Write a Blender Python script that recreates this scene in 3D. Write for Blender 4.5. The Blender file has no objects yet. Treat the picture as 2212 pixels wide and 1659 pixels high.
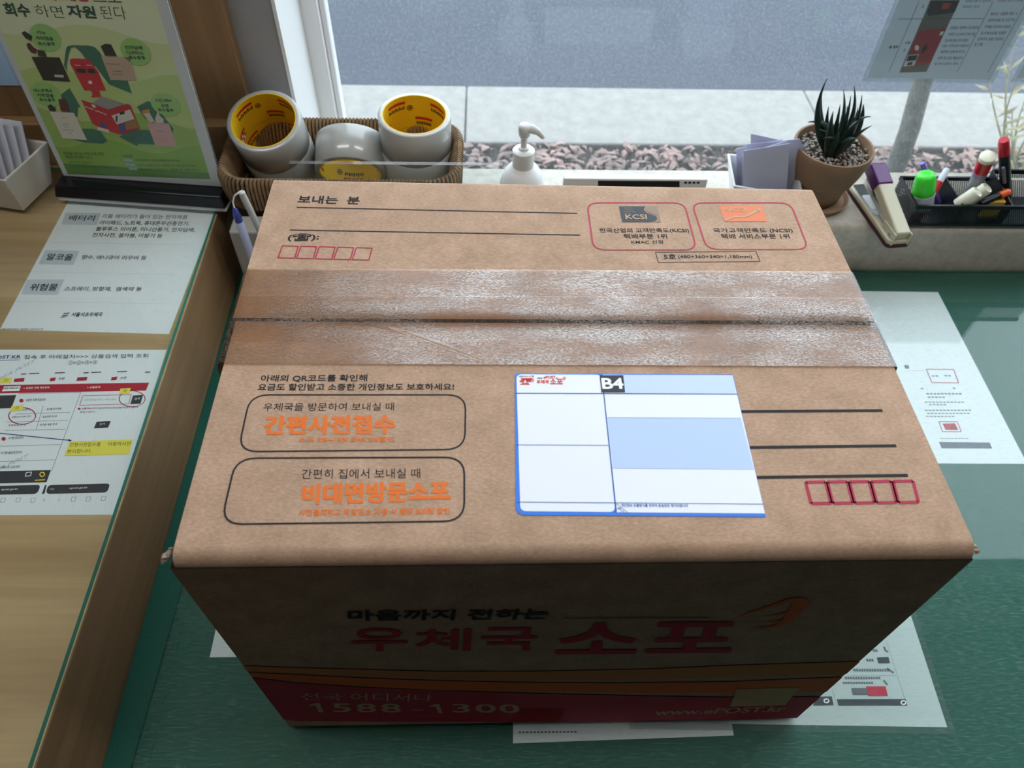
import bpy, bmesh, math, random
import numpy as np
from mathutils import Matrix, Vector
random.seed(7)
PI = math.pi
# ---------------------------------------------------------------- camera, sky, light, exposure
FPX, CAM, ROT = 1622.3931, (-.0534, -.1978, .7425), (.6832, -.0247, -.0203)
scene = bpy.context.scene
root_col = scene.collection
cd = bpy.data.cameras.new('camera'); cam = bpy.data.objects.new('camera', cd); root_col.objects.link(cam)
cam.location = CAM; cam.rotation_euler = ROT
cd.sensor_width = 36; cd.lens = FPX / 2212 * 36; cd.clip_start = .02; cd.clip_end = 200
cd.dof.use_dof = True; cd.dof.focus_distance = .65; cd.dof.aperture_fstop = 10
scene.camera = cam
SKY = 4.9
world = bpy.data.worlds.new('sky'); scene.world = world; world.use_nodes = True
bgn = world.node_tree.nodes['Background']; bgn.inputs[0].default_value = (.80, .90, 1.0, 1); bgn.inputs[1].default_value = SKY
GLASS_Y = .90
WX0, WX1, WZ0, WZ1 = -.319, 2.3, -.12, 1.75            # window opening
pl = bpy.data.lights.new('window_daylight', 'AREA'); pl.shape = 'RECTANGLE'; pl.size = WX1-WX0; pl.size_y = WZ1-WZ0
pl.cycles.is_portal = True                              # only guides sampling of the sky through the opening
po = bpy.data.objects.new('window_daylight', pl); root_col.objects.link(po)
po.location = ((WX0+WX1)/2, GLASS_Y+.03, (WZ0+WZ1)/2); po.rotation_euler = (-PI/2, 0, 0)
LAMP = 14.5                                               # radiance of the added ceiling lamps
vs = scene.view_settings
vs.view_transform = 'Standard'; vs.look = 'None'; vs.gamma = 1; vs.exposure = 0.0; vs.use_curve_mapping = False
scene.cycles.transparent_max_bounces = 24
scene.cycles.max_bounces = 10; scene.cycles.diffuse_bounces = 6
scene.cycles.use_denoising = True

# ---------------------------------------------------------------- pixel -> ray helpers (photo frame 2212x1659)
_R = np.array(Matrix.Rotation(ROT[2], 3, 'Z') @ Matrix.Rotation(ROT[1], 3, 'Y') @ Matrix.Rotation(ROT[0], 3, 'X'))
_O = np.array(CAM)
def ray(x, y): return _R @ np.array([(x-1106)/FPX, (829.5-y)/FPX, -1.0])
def on(x, y, ax, val):
    d = ray(x, y); t = (val-_O[ax])/d[ax]; return _O + t*d
def onz(x, y, z): return on(x, y, 2, z)
def ony(x, y, v): return on(x, y, 1, v)
class Plane:
    def __init__(s, o, u, v):
        s.o = np.array(o, float); s.u = np.array(u, float)/np.linalg.norm(u)
        s.n = np.cross(s.u, v); s.n /= np.linalg.norm(s.n); s.v = np.cross(s.n, s.u)
        if s.n @ (_O-s.o) < 0: s.n = -s.n
    def px(s, x, y, off=0):
        d = ray(x, y); t = ((s.o-_O) @ s.n)/(d @ s.n); return _O + t*d + s.n*off
    def uv(s, a, b, off=0): return s.o + s.u*a + s.v*b + s.n*off
    def inv(s, p): return ((p-s.o) @ s.u, (p-s.o) @ s.v)

# ---------------------------------------------------------------- materials
def lin(c): return tuple(((v/255)/12.92 if v/255 <= .04045 else ((v/255+.055)/1.055)**2.4) for v in c) + (1,)
_mats = {}
def mat(name, rgb=(200, 200, 200), rough=.5, spec=.5, metal=0, noise=0, nscale=40, stretch=(1, 1, 1), bump=0, bscale=200, rgb2=None, trans=0, sss=0, coat=0):
    if name in _mats: return _mats[name]
    m = bpy.data.materials.new(name); m.use_nodes = True; _mats[name] = m
    nt = m.node_tree; b = nt.nodes['Principled BSDF']
    b.inputs['Base Color'].default_value = lin(rgb); b.inputs['Roughness'].default_value = rough
    b.inputs['Specular IOR Level'].default_value = spec; b.inputs['Metallic'].default_value = metal
    b.inputs['Coat Weight'].default_value = coat
    tc = nt.nodes.new('ShaderNodeTexCoord'); mp = nt.nodes.new('ShaderNodeMapping'); mp.inputs['Scale'].default_value = stretch
    nt.links.new(tc.outputs['Object'], mp.inputs['Vector'])
    if noise or rgb2:
        n = nt.nodes.new('ShaderNodeTexNoise'); n.inputs['Scale'].default_value = nscale; n.inputs['Detail'].default_value = 6; n.inputs['Roughness'].default_value = .65
        nt.links.new(mp.outputs[0], n.inputs['Vector'])
        r = nt.nodes.new('ShaderNodeValToRGB'); r.color_ramp.elements[0].position = .3; r.color_ramp.elements[1].position = .7
        c2 = rgb2 or tuple(max(0, v*(1-noise)) for v in rgb)
        r.color_ramp.elements[0].color = lin(c2); r.color_ramp.elements[1].color = lin(rgb)
        nt.links.new(n.outputs['Fac'], r.inputs['Fac']); nt.links.new(r.outputs[0], b.inputs['Base Color'])
    if bump:
        n2 = nt.nodes.new('ShaderNodeTexNoise'); n2.inputs['Scale'].default_value = bscale; n2.inputs['Detail'].default_value = 4
        nt.links.new(mp.outputs[0], n2.inputs['Vector'])
        bp = nt.nodes.new('ShaderNodeBump'); bp.inputs['Strength'].default_value = bump; bp.inputs['Distance'].default_value = .001
        nt.links.new(n2.outputs['Fac'], bp.inputs['Height']); nt.links.new(bp.outputs[0], b.inputs['Normal'])
    if trans: b.inputs['Transmission Weight'].default_value = trans
    if sss:
        b.inputs['Subsurface Weight'].default_value = sss; b.inputs['Subsurface Radius'].default_value = (.01, .01, .01); b.inputs['Subsurface Scale'].default_value = .5
    return m
def paper_mat(name, rgb, transl=.25, rough=.6):
    """paper lets some light through: diffuse front plus translucent back"""
    if name in _mats: return _mats[name]
    m = bpy.data.materials.new(name); m.use_nodes = True; _mats[name] = m; nt = m.node_tree
    nt.nodes.remove(nt.nodes['Principled BSDF']); out = nt.nodes['Material Output']
    d = nt.nodes.new('ShaderNodeBsdfDiffuse'); t = nt.nodes.new('ShaderNodeBsdfTranslucent'); x = nt.nodes.new('ShaderNodeMixShader')
    d.inputs[0].default_value = lin(rgb); t.inputs[0].default_value = lin(rgb); x.inputs[0].default_value = transl
    nt.links.new(d.outputs[0], x.inputs[1]); nt.links.new(t.outputs[0], x.inputs[2]); nt.links.new(x.outputs[0], out.inputs[0])
    return m
def glass_mat(name, tint=(255, 255, 255), ior=1.45, haze=0., hscale=30, hstretch=(1, 1, 1), hrgb=(220, 225, 225), translucent=0., gl_rough=0.0, hlow=.45, hhigh=.75, hbase=0.):
    """clear sheet: see-through, with a fresnel reflection on its outer faces and a little dust or scratch haze"""
    if name in _mats: return _mats[name]
    m = bpy.data.materials.new(name); m.use_nodes = True; _mats[name] = m; nt = m.node_tree; N = nt.nodes; L = nt.links
    N.remove(N['Principled BSDF']); out = N['Material Output']
    t = N.new('ShaderNodeBsdfTransparent'); t.inputs[0].default_value = lin(tint)
    g = N.new('ShaderNodeBsdfGlossy'); g.inputs['Roughness'].default_value = gl_rough
    fr = N.new('ShaderNodeFresnel'); fr.inputs[0].default_value = ior
    geo = N.new('ShaderNodeNewGeometry'); inv = N.new('ShaderNodeMath'); inv.operation = 'SUBTRACT'; inv.inputs[0].default_value = 1
    L.new(geo.outputs['Backfacing'], inv.inputs[1])
    mu = N.new('ShaderNodeMath'); mu.operation = 'MULTIPLY'; L.new(fr.outputs[0], mu.inputs[0]); L.new(inv.outputs[0], mu.inputs[1])
    x = N.new('ShaderNodeMixShader'); L.new(mu.outputs[0], x.inputs[0]); L.new(t.outputs[0], x.inputs[1]); L.new(g.outputs[0], x.inputs[2])
    last = x
    if haze or hbase or translucent:
        d = N.new('ShaderNodeBsdfDiffuse'); d.inputs[0].default_value = lin(hrgb)
        sh = d
        if translucent:
            tr = N.new('ShaderNodeBsdfTranslucent'); tr.inputs[0].default_value = lin(hrgb)
            sh = N.new('ShaderNodeMixShader'); sh.inputs[0].default_value = translucent; L.new(d.outputs[0], sh.inputs[1]); L.new(tr.outputs[0], sh.inputs[2])
        tc = N.new('ShaderNodeTexCoord'); mp = N.new('ShaderNodeMapping'); mp.inputs['Scale'].default_value = hstretch; L.new(tc.outputs['Object'], mp.inputs[0])
        n = N.new('ShaderNodeTexNoise'); n.inputs['Scale'].default_value = hscale; n.inputs['Detail'].default_value = 8; L.new(mp.outputs[0], n.inputs[0])
        mr = N.new('ShaderNodeMapRange'); mr.inputs[1].default_value = hlow; mr.inputs[2].default_value = hhigh; mr.inputs[3].default_value = hbase; mr.inputs[4].default_value = haze+hbase
        L.new(n.outputs['Fac'], mr.inputs[0])
        m2 = N.new('ShaderNodeMath'); m2.operation = 'MULTIPLY'; L.new(mr.outputs[0], m2.inputs[0]); L.new(inv.outputs[0], m2.inputs[1])
        y = N.new('ShaderNodeMixShader'); L.new(m2.outputs[0], y.inputs[0]); L.new(x.outputs[0], y.inputs[1]); L.new(sh.outputs[0], y.inputs[2]); last = y
    L.new(last.outputs[0], out.inputs[0])
    return m
def wood_mat(name, light, dark, grain='x', scale=1.0, rough=.45):
    if name in _mats: return _mats[name]
    m = bpy.data.materials.new(name); m.use_nodes = True; _mats[name] = m; nt = m.node_tree; N = nt.nodes; L = nt.links
    b = N['Principled BSDF']; b.inputs['Roughness'].default_value = rough; b.inputs['Specular IOR Level'].default_value = .35
    tc = N.new('ShaderNodeTexCoord'); mp = N.new('ShaderNodeMapping')
    st = {'x': (1.2, 22, 22), 'y': (22, 1.2, 22), 'z': (22, 22, 1.2)}[grain]; mp.inputs['Scale'].default_value = tuple(s*scale for s in st)
    L.new(tc.outputs['Object'], mp.inputs[0])
    n = N.new('ShaderNodeTexNoise'); n.inputs['Scale'].default_value = 3; n.inputs['Detail'].default_value = 7; n.inputs['Distortion'].default_value = .6; L.new(mp.outputs[0], n.inputs[0])
    n2 = N.new('ShaderNodeTexNoise'); n2.inputs['Scale'].default_value = .8; n2.inputs['Detail'].default_value = 3; L.new(mp.outputs[0], n2.inputs[0])
    mx = N.new('ShaderNodeMix'); mx.data_type = 'FLOAT'; mx.inputs[0].default_value = .45; L.new(n.outputs['Fac'], mx.inputs[2]); L.new(n2.outputs['Fac'], mx.inputs[3])
    r = N.new('ShaderNodeValToRGB'); r.color_ramp.elements[0].position = .34; r.color_ramp.elements[1].position = .64
    r.color_ramp.elements[0].color = lin(dark); r.color_ramp.elements[1].color = lin(light)
    L.new(mx.outputs[0], r.inputs[0]); L.new(r.outputs[0], b.inputs['Base Color'])
    return m

# ---------------------------------------------------------------- mesh helpers
def wloc(p):
    v = Vector((0, 0, 0))
    while p is not None: v += p.location; p = p.parent
    return v
def obj(name, verts, faces, m, parent=None, smooth=False, angle=40, bevel=0):
    o_ = wloc(parent); me = bpy.data.meshes.new(name)
    me.from_pydata([(v[0]-o_.x, v[1]-o_.y, v[2]-o_.z) for v in verts], [], faces); me.validate()
    if smooth:
        me.shade_smooth(); me.set_sharp_from_angle(angle=math.radians(angle))
    me.materials.append(m); o = bpy.data.objects.new(name, me); root_col.objects.link(o); o.parent = parent
    if bevel:
        bv = o.modifiers.new('bevel', 'BEVEL'); bv.width = bevel; bv.segments = 3; bv.limit_method = 'ANGLE'
        me.shade_smooth(); me.set_sharp_from_angle(angle=math.radians(30)); bv.harden_normals = False
    return o
def thing(name, loc, label, cat, group=None, kind=None):
    o = bpy.data.objects.new(name, None); root_col.objects.link(o); o.location = loc; o.empty_display_size = .05
    tag(o, label, cat, group, kind); return o
def tag(o, label=None, cat=None, group=None, kind=None):
    if label: o['label'] = label
    if cat: o['category'] = cat
    if group: o['group'] = group
    if kind: o['kind'] = kind
    return o
class MB:
    def __init__(s): s.v = []; s.f = []
    def add(s, vs_, fs, M=None):
        k = len(s.v)
        for p in vs_:
            p = Vector(tuple(p)); s.v.append(tuple(M @ p) if M else tuple(p))
        s.f += [tuple(i+k for i in f) for f in fs]; return s
    def box(s, a, b, M=None):
        x0, y0, z0 = a; x1, y1, z1 = b
        return s.add([(x0, y0, z0), (x1, y0, z0), (x1, y1, z0), (x0, y1, z0), (x0, y0, z1), (x1, y0, z1), (x1, y1, z1), (x0, y1, z1)],
                     [(0, 3, 2, 1), (4, 5, 6, 7), (0, 1, 5, 4), (1, 2, 6, 5), (2, 3, 7, 6), (3, 0, 4, 7)], M)
    def lathe(s, prof, n=32, M=None, cap0=True, cap1=True, sx=1, sy=1):
        vs_ = []; fs = []
        for r, z in prof:
            for i in range(n):
                a = 2*PI*i/n; vs_.append((r*math.cos(a)*sx, r*math.sin(a)*sy, z))
        for j in range(len(prof)-1):
            for i in range(n):
                k = (i+1) % n; fs.append((j*n+i, j*n+k, (j+1)*n+k, (j+1)*n+i))
        if cap0: fs.append(tuple(reversed(range(n))))
        if cap1: fs.append(tuple((len(prof)-1)*n+i for i in range(n)))
        return s.add(vs_, fs, M)
    def tube(s, pts, r, n=8, closed=False, cap=True, flat=1.0):
        pts = [Vector(tuple(p)) for p in pts]; N_ = len(pts); vs_ = []; fs = []
        rs = r if isinstance(r, (list, tuple)) else [r]*N_
        up = None
        for i, p in enumerate(pts):
            a = pts[i-1] if (i or closed) else p; b = pts[(i+1) % N_] if (i < N_-1 or closed) else p
            t = (b-a).normalized()
            if up is None: up = t.orthogonal().normalized()
            up = (up - t*up.dot(t)); up = up.normalized() if up.length > 1e-6 else t.orthogonal().normalized()
            w = t.cross(up)
            for k in range(n):
                an = 2*PI*k/n; vs_.append(p + (up*math.cos(an)+w*math.sin(an)*flat)*rs[i])
        for i in range(N_ if closed else N_-1):
            j = (i+1) % N_
            for k in range(n):
                l = (k+1) % n; fs.append((i*n+k, i*n+l, j*n+l, j*n+k))
        if cap and not closed:
            fs.append(tuple(reversed(range(n)))); fs.append(tuple((N_-1)*n+k for k in range(n)))
        return s.add(vs_, fs)
    def prism(s, pts, n, th):
        """closed 3-D outline pushed back along -n by th"""
        pts = [Vector(tuple(p)) for p in pts]; n = Vector(tuple(n)); k = len(pts)
        back = [p-n*th for p in pts]
        return s.add(pts+back, [tuple(range(k)), tuple(reversed(range(k, 2*k)))]+[(i, i+k, (i+1) % k+k, (i+1) % k) for i in range(k)])
    def build(s, name, m, parent=None, smooth=False, angle=40, bevel=0): return obj(name, s.v, s.f, m, parent, smooth, angle, bevel)
def axm(p0, p1, roll=0):
    """matrix with +Z from p0 to p1, origin p0; returns (matrix, length)"""
    p0 = Vector(tuple(p0)); d = Vector(tuple(p1))-p0; q = d.to_track_quat('Z', 'Y')
    return Matrix.Translation(p0) @ q.to_matrix().to_4x4() @ Matrix.Rotation(roll, 4, 'Z'), d.length
def T(x, y, z, rz=0): return Matrix.Translation((x, y, z)) @ Matrix.Rotation(rz, 4, 'Z')

# ---------------------------------------------------------------- print: lettering and flat marks lying on a plane
_tcache = {}
def glyphs(sx, bold=0):
    k = (sx, bold)
    if k in _tcache: return _tcache[k]
    c = bpy.data.curves.new('lettering', 'FONT'); c.body = sx; c.offset = bold; c.resolution_u = 3
    o = bpy.data.objects.new('lettering', c); me = o.to_mesh()
    vv = np.array([tuple(v.co) for v in me.vertices]).reshape(-1, 3); ff = [tuple(p.vertices) for p in me.polygons]
    o.to_mesh_clear(); bpy.data.objects.remove(o); bpy.data.curves.remove(c)
    _tcache[k] = (vv, ff); return vv, ff
class Ink:
    def __init__(s, plane, off=.0002): s.P = plane; s.off = off; s.b = MB(); s.cut = []
    def mark(s): s.cut.append((len(s.b.v), len(s.b.f)))
    def poly(s, pts, px=True, off=None):
        o = s.off if off is None else off
        s.b.add([s.P.px(*p, o) if px else s.P.uv(*p, o) for p in pts], [tuple(range(len(pts)))]); return s
    def line(s, a, b, w=.0008, px=True):
        A, B_ = [np.array(s.P.inv(s.P.px(*p)) if px else p) for p in (a, b)]
        d = B_-A; d = d/np.linalg.norm(d); n = np.array([-d[1], d[0]])*w/2
        return s.poly([A-n, B_-n, B_+n, A+n], px=False)
    def path(s, pts, w, px=True, closed=False):
        q = [np.array(s.P.inv(s.P.px(*p)) if px else p) for p in pts]; N_ = len(q); k = len(s.b.v); L = []
        for i in range(N_):
            a = q[i-1] if (i or closed) else q[i]; c = q[(i+1) % N_] if (i < N_-1 or closed) else q[i]
            d = (c-a)/max(1e-9, np.linalg.norm(c-a)); n = np.array([-d[1], d[0]])
            wi = (w[i] if isinstance(w, (list, tuple)) else w)/2; L += [s.P.uv(*(q[i]-n*wi), s.off), s.P.uv(*(q[i]+n*wi), s.off)]
        s.b.add(L, [(2*i, 2*i+2, 2*i+3, 2*i+1) for i in range(N_-1)]+([(2*N_-2, 0, 1, 2*N_-1)] if closed else [])); return s
    def quadpath(s, q4, rad):
        """rounded outline of a 4-corner quad given in pixels"""
        c = [np.array(s.P.inv(s.P.px(*p))) for p in q4]; out = []
        for i in range(4):
            a, b, d = c[i-1], c[i], c[(i+1) % 4]
            p = b+(a-b)/np.linalg.norm(a-b)*rad; r = b+(d-b)/np.linalg.norm(d-b)*rad
            for t in np.linspace(0, 1, 7): out.append((1-t)**2*p+2*t*(1-t)*b+t*t*r)
        return out
    def rrect(s, q4, rad, w):
        s.mark(); s.path(s.quadpath(q4, rad), w, px=False, closed=True); s.mark(); return s
    def rfill(s, q4, rad):
        s.mark(); s.poly(s.quadpath(q4, rad), px=False); s.mark(); return s
    def frame(s, q4, w):
        s.mark(); [s.line(q4[i], q4[(i+1) % 4], w) for i in range(4)]; s.mark(); return s
    def fill(s, pts):
        s.mark(); s.poly(pts); s.mark(); return s
    def disc(s, c, rx, ry, n=24):
        return s.poly([(c[0]+rx*math.cos(2*PI*i/n), c[1]+ry*math.sin(2*PI*i/n)) for i in range(n)])
    def ring(s, c, rx, ry, w, n=32):
        return s.path([(c[0]+rx*math.cos(2*PI*i/n), c[1]+ry*math.sin(2*PI*i/n)) for i in range(n)], w, closed=True)
    def text(s, t, tl, bl, br, bold=0):
        heavy = bold if bold > .011 else 0; vv, ff = glyphs(t, 0 if heavy else bold)
        if not len(vv): return s
        x0, y0 = vv[:, 0].min(), vv[:, 1].min(); x1, y1 = vv[:, 0].max(), vv[:, 1].max()
        TL, BL, BR = [np.array(s.P.inv(s.P.px(*p))) for p in (tl, bl, br)]
        hb = abs(heavy); w_, h_ = x1-x0+2*hb, y1-y0+2*hb; s.mark()
        for k_, (dx, dy) in enumerate([(0, 0)]+([(hb*math.cos(q*PI/4), hb*math.sin(q*PI/4)) for q in range(8)] if hb else [])):
            a = (vv[:, 0]-x0+hb+dx)/w_; b = (vv[:, 1]-y0+hb+dy)/h_
            s.b.add([s.P.uv(*(BL+(BR-BL)*i+(TL-BL)*j), s.off+k_*2e-6) for i, j in zip(a, b)], ff)
        s.mark(); return s
    def build(s, name, m, parent):
        """each word row or filled mark becomes a part of its own; fine rules and dashes stay together"""
        cs = s.cut+[(len(s.b.v), len(s.b.f))]; rest = MB(); pv = pf = 0; out = None; inside = False
        for (v1, f1) in cs:
            vs_ = s.b.v[pv:v1]; fs = [tuple(i-pv for i in q) for q in s.b.f[pf:f1]]
            if fs:
                if inside: b = MB(); b.add(vs_, fs); out = b.build(name, m, parent)
                else: rest.add(vs_, fs)
            pv, pf = v1, f1; inside = not inside
        if rest.f: out = rest.build(name, m, parent)
        return out
def sheet(name, pl_, corners, th, m, parent=None, off=0):
    b = MB(); b.prism([np.array(c)+pl_.n*(off+th) for c in corners], pl_.n, th); return b.build(name, m, parent)

INK = mat('black_print', (40, 38, 40), .7, .2); INKG = mat('grey_print', (110, 115, 120), .7, .2); INKL = mat('pale_grey_print', (196, 202, 208), .7, .2)
RED = mat('crimson_print', (170, 38, 68), .6, .3); ORG = mat('orange_print', (222, 112, 42), .6, .3); WHT = mat('white_print', (240, 240, 240), .6, .3)
BLU = mat('blue_print', (40, 105, 205), .5, .3); LBL = mat('light_blue_print', (182, 204, 238), .6, .3); GRY = mat('slate_print', (72, 78, 84), .7, .2)
PAPER = paper_mat('white_paper', (232, 236, 238), .12)

# ================================================================= room shell
FLOOR = -.80; CEIL = 1.85
X0, X1, Y0, YW = -2.0, 2.6, -3.0, .755
wallm = mat('wall_paint', (112, 112, 110), .85, .2, noise=.06, nscale=12)
darkwall = mat('grey_wall_paint', (162, 162, 164), .8, .2, noise=.08, nscale=9)
whitem = mat('white_plaster', (232, 234, 234), .6, .3)
pvc = mat('white_plastic_frame', (238, 240, 242), .35, .5)
tag(MB().box((X0, Y0, FLOOR-.05), (X1, YW+.4, FLOOR)).build('floor', mat('floor_tile', (58, 56, 53), .5, .4, noise=.2, nscale=8)), kind='structure', label='dark tiled floor below the counters')
tag(MB().box((X0, Y0, CEIL), (X1, YW+.25, CEIL+.05)).build('ceiling', mat('ceiling_board', (200, 200, 197), .8, .2)), kind='structure', label='pale board ceiling above the counters')
tag(MB().box((X0-.05, Y0, FLOOR), (X0, YW+.25, CEIL)).build('wall_left', wallm), kind='structure', label='grey painted side wall left of the counters')
tag(MB().box((X1, Y0, FLOOR), (X1+.05, YW+.25, CEIL)).build('wall_right', wallm), kind='structure', label='grey painted side wall right of the counters')
tag(MB().box((X0, Y0-.05, FLOOR), (X1, Y0, CEIL)).build('wall_back', wallm), kind='structure', label='grey painted wall behind the camera')
wf = MB()
wf.box((X0, YW, FLOOR), (WX0-.001, YW+.25, CEIL)); wf.box((WX1+.001, YW, FLOOR), (X1, YW+.25, CEIL))
wf.box((WX0-.001, YW, WZ1+.001), (WX1+.001, YW+.25, CEIL)); wf.box((WX0-.001, YW, FLOOR), (WX1+.001, YW+.25, WZ0-.001))
tag(wf.build('wall_front', darkwall), kind='structure', label='grey painted wall around the big window')
# white window reveal, frame and panes
win = thing('window_1', (WX0, GLASS_Y, WZ0), 'large window with white plastic frame and dusty glass', 'window', kind='structure')
del win['category']
rv = MB(); rv.box((WX0-.0005, YW-.002, WZ0), (WX0+.004, GLASS_Y-.025, WZ1)); rv.box((WX1-.004, YW-.002, WZ0), (WX1, GLASS_Y-.025, WZ1)); rv.box((WX0+.004, YW-.002, WZ1-.004), (WX1-.004, GLASS_Y-.025, WZ1))
rv.build('reveal', whitem, win)
fx = WX0+.028; fr = MB()
fr.box((WX0, GLASS_Y-.025, WZ0), (fx, GLASS_Y+.03, WZ1)); fr.box((WX1-.03, GLASS_Y-.025, WZ0), (WX1, GLASS_Y+.03, WZ1))
fr.box((fx, GLASS_Y-.025, WZ1-.05), (WX1-.03, GLASS_Y+.03, WZ1)); fr.box((fx, GLASS_Y-.025, WZ0), (WX1-.03, GLASS_Y+.03, WZ0+.04))
fr.build('window_frame', pvc, win, bevel=.003)
bd = MB(); bd.box((fx, GLASS_Y-.014, WZ0+.04), (fx+.008, GLASS_Y+.014, WZ1-.05)); bd.box((fx+.008, GLASS_Y-.014, WZ0+.04), (WX1-.03, GLASS_Y+.014, WZ0+.05))
bd.build('glazing_bead', pvc, win, bevel=.002)
MB().box((fx+.004, GLASS_Y-.004, WZ0+.03), (WX1-.02, GLASS_Y+.004, WZ1-.04)).build('pane', glass_mat('dusty_window_glass', (251, 253, 253), 1.45, haze=.05, hbase=.035, hscale=260, hlow=.5, hhigh=.62, translucent=.75, hrgb=(235, 240, 245)), win)
# stone ledge in front of the window
SZ = .078; SY0, SY1 = .628, .755
stone = mat('speckled_stone', (196, 190, 176), .35, .5, noise=.16, nscale=70, bump=.05)
led = MB(); prof = [(SY0+.001, -.05), (SY0, .0), (SY0, SZ-.014)]+[(SY0+.014-.014*math.cos(a), SZ-.014+.014*math.sin(a)) for a in np.linspace(.3, PI/2, 6)]+[(SY1, SZ), (SY1, -.05)]
k = len(prof); led.add([(x, y, z) for x in (-.42, X1) for y, z in prof], [tuple(range(k)), tuple(reversed(range(k, 2*k)))]+[(i, i+k, (i+1) % k+k, (i+1) % k) for i in range(k)])
tag(led.build('window_ledge', stone, smooth=True, angle=50), kind='structure', label='pale speckled stone ledge under the window')
# unseen ceiling lamps, added to brighten the poster and the parcel top
def lamp(x, y, label):
    t = thing('added_ceiling_lamp', (x, y, CEIL), label, 'lamp', 'added ceiling lamps')
    MB().box((x-.62, y-.1, CEIL-.03), (x+.62, y+.1, CEIL)).build('frame', pvc, t)
    m = bpy.data.materials.get('lamp_diffuser')
    if not m:
        m = bpy.data.materials.new('lamp_diffuser'); m.use_nodes = True; p = m.node_tree.nodes['Principled BSDF']
        p.inputs['Emission Color'].default_value = (1, .985, .96, 1); p.inputs['Emission Strength'].default_value = LAMP
    MB().box((x-.6, y-.08, CEIL-.036), (x+.6, y+.08, CEIL-.03)).build('diffuser', m, t)
lamp(-.75, .06, 'added long flat ceiling lamp, out of view above the wooden counter'); lamp(1.0, .06, 'added long flat ceiling lamp, out of view above the green counter')

# ================================================================= outdoors
GZ = -.5
kx1 = onz(1006, 250, GZ)[0]; kx2 = onz(1752, 225, GZ)[0]; kw = kx2-kx1
ky0, ky1 = 1.712, 2.022
mulch_g = mat('soil', (72, 68, 62), .95, .1, noise=.35, nscale=30)
tag(MB().box((-6, .80, GZ-.3), (8, ky0, GZ-.015)).build('soil_bed', mulch_g), kind='structure', label='strip of soil between the building and the kerb')
kerb = thing('kerb', (kx1, ky0, GZ), 'pale concrete kerb outside the window', 'kerb', kind='structure'); del kerb['category']
conc = mat('pale_concrete', (142, 140, 135), .9, .2, noise=.12, nscale=25, bump=.2, bscale=90)
for i in range(-7, 9):
    x = kx1+i*kw; MB().box((x+.0018, ky0, GZ-.2), (x+kw-.0018, ky1, GZ)).build('kerb_stone', conc, kerb, bevel=.006)
tag(MB().box((-30, ky1, GZ-.2), (30, 40, GZ-.06)).build('road', mat('asphalt', (72, 78, 88), .9, .2, noise=.3, nscale=140)), kind='structure', label='grey asphalt road beyond the kerb')
def leaf_litter():
    b = MB(); rnd = random.Random(3)
    for i in range(5200):
        x = rnd.uniform(-1.0, 2.6); y = rnd.uniform(1.22, ky0-.01)
        if rnd.random() > .25+.75*min(1, (ky0+.02-y)/.10)**.5: continue
        L = rnd.uniform(.018, .055); W = L*rnd.uniform(.22, .5); c = rnd.uniform(.002, .014)
        M = T(x, y, GZ-.012+rnd.uniform(0, .014), rnd.uniform(0, 2*PI)) @ Matrix.Rotation(rnd.uniform(-.5, .5), 4, 'X') @ Matrix.Rotation(rnd.uniform(-.5, .5), 4, 'Y')
        b.add([(-L/2, 0, 0), (-L/6, -W/2, c), (-L/6, W/2, c), (L/5, -W/2.4, c*.8), (L/5, W/2.4, c*.8), (L/2, 0, 0)], [(0, 1, 2), (1, 3, 4, 2), (3, 5, 4)], M)
    m = mat('dry_leaf', (160, 134, 126), .8, .2, nscale=9, rgb2=(86, 80, 76))
    tag(b.build('leaf_litter', m), 'dry brown fallen leaves covering the soil outside the window', 'leaf litter', kind='stuff')
leaf_litter()
# young tree
tb = onz(1905, 432, GZ); tt = ony(1996, 172, tb[1]+.02)
bark = mat('pale_bark', (112, 114, 106), .9, .2, noise=.25, nscale=30, bump=.4, bscale=60)
tree = thing('young_tree', tb, 'slim leaning tree trunk standing in the leaf litter', 'tree')
dirv = (Vector(tt)-Vector(tb)); p0 = Vector(tb); pts = [p0-dirv*.1+Vector((0, 0, 0))]+[p0+dirv*t+Vector((.01*math.sin(t*4), .01*math.cos(t*3), 0)) for t in np.linspace(.08, 4.2, 16)]
MB().tube(pts, [.034]+[.027-.0012*i for i in range(16)], 12).build('trunk', bark, tree, smooth=True)
tw = MB(); rnd = random.Random(11)
for i in range(9):
    s0 = p0+dirv*rnd.uniform(2.3, 4.1); a = rnd.uniform(0, 2*PI); e = Vector((math.cos(a)*rnd.uniform(.3, .6), math.sin(a)*.3, rnd.uniform(.3, .7)))
    tw.tube([s0, s0+e*.5+Vector((0, 0, .05)), s0+e], [.012, .008, .003], 6)
tw.build('branch', bark, tree, smooth=True)
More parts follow.
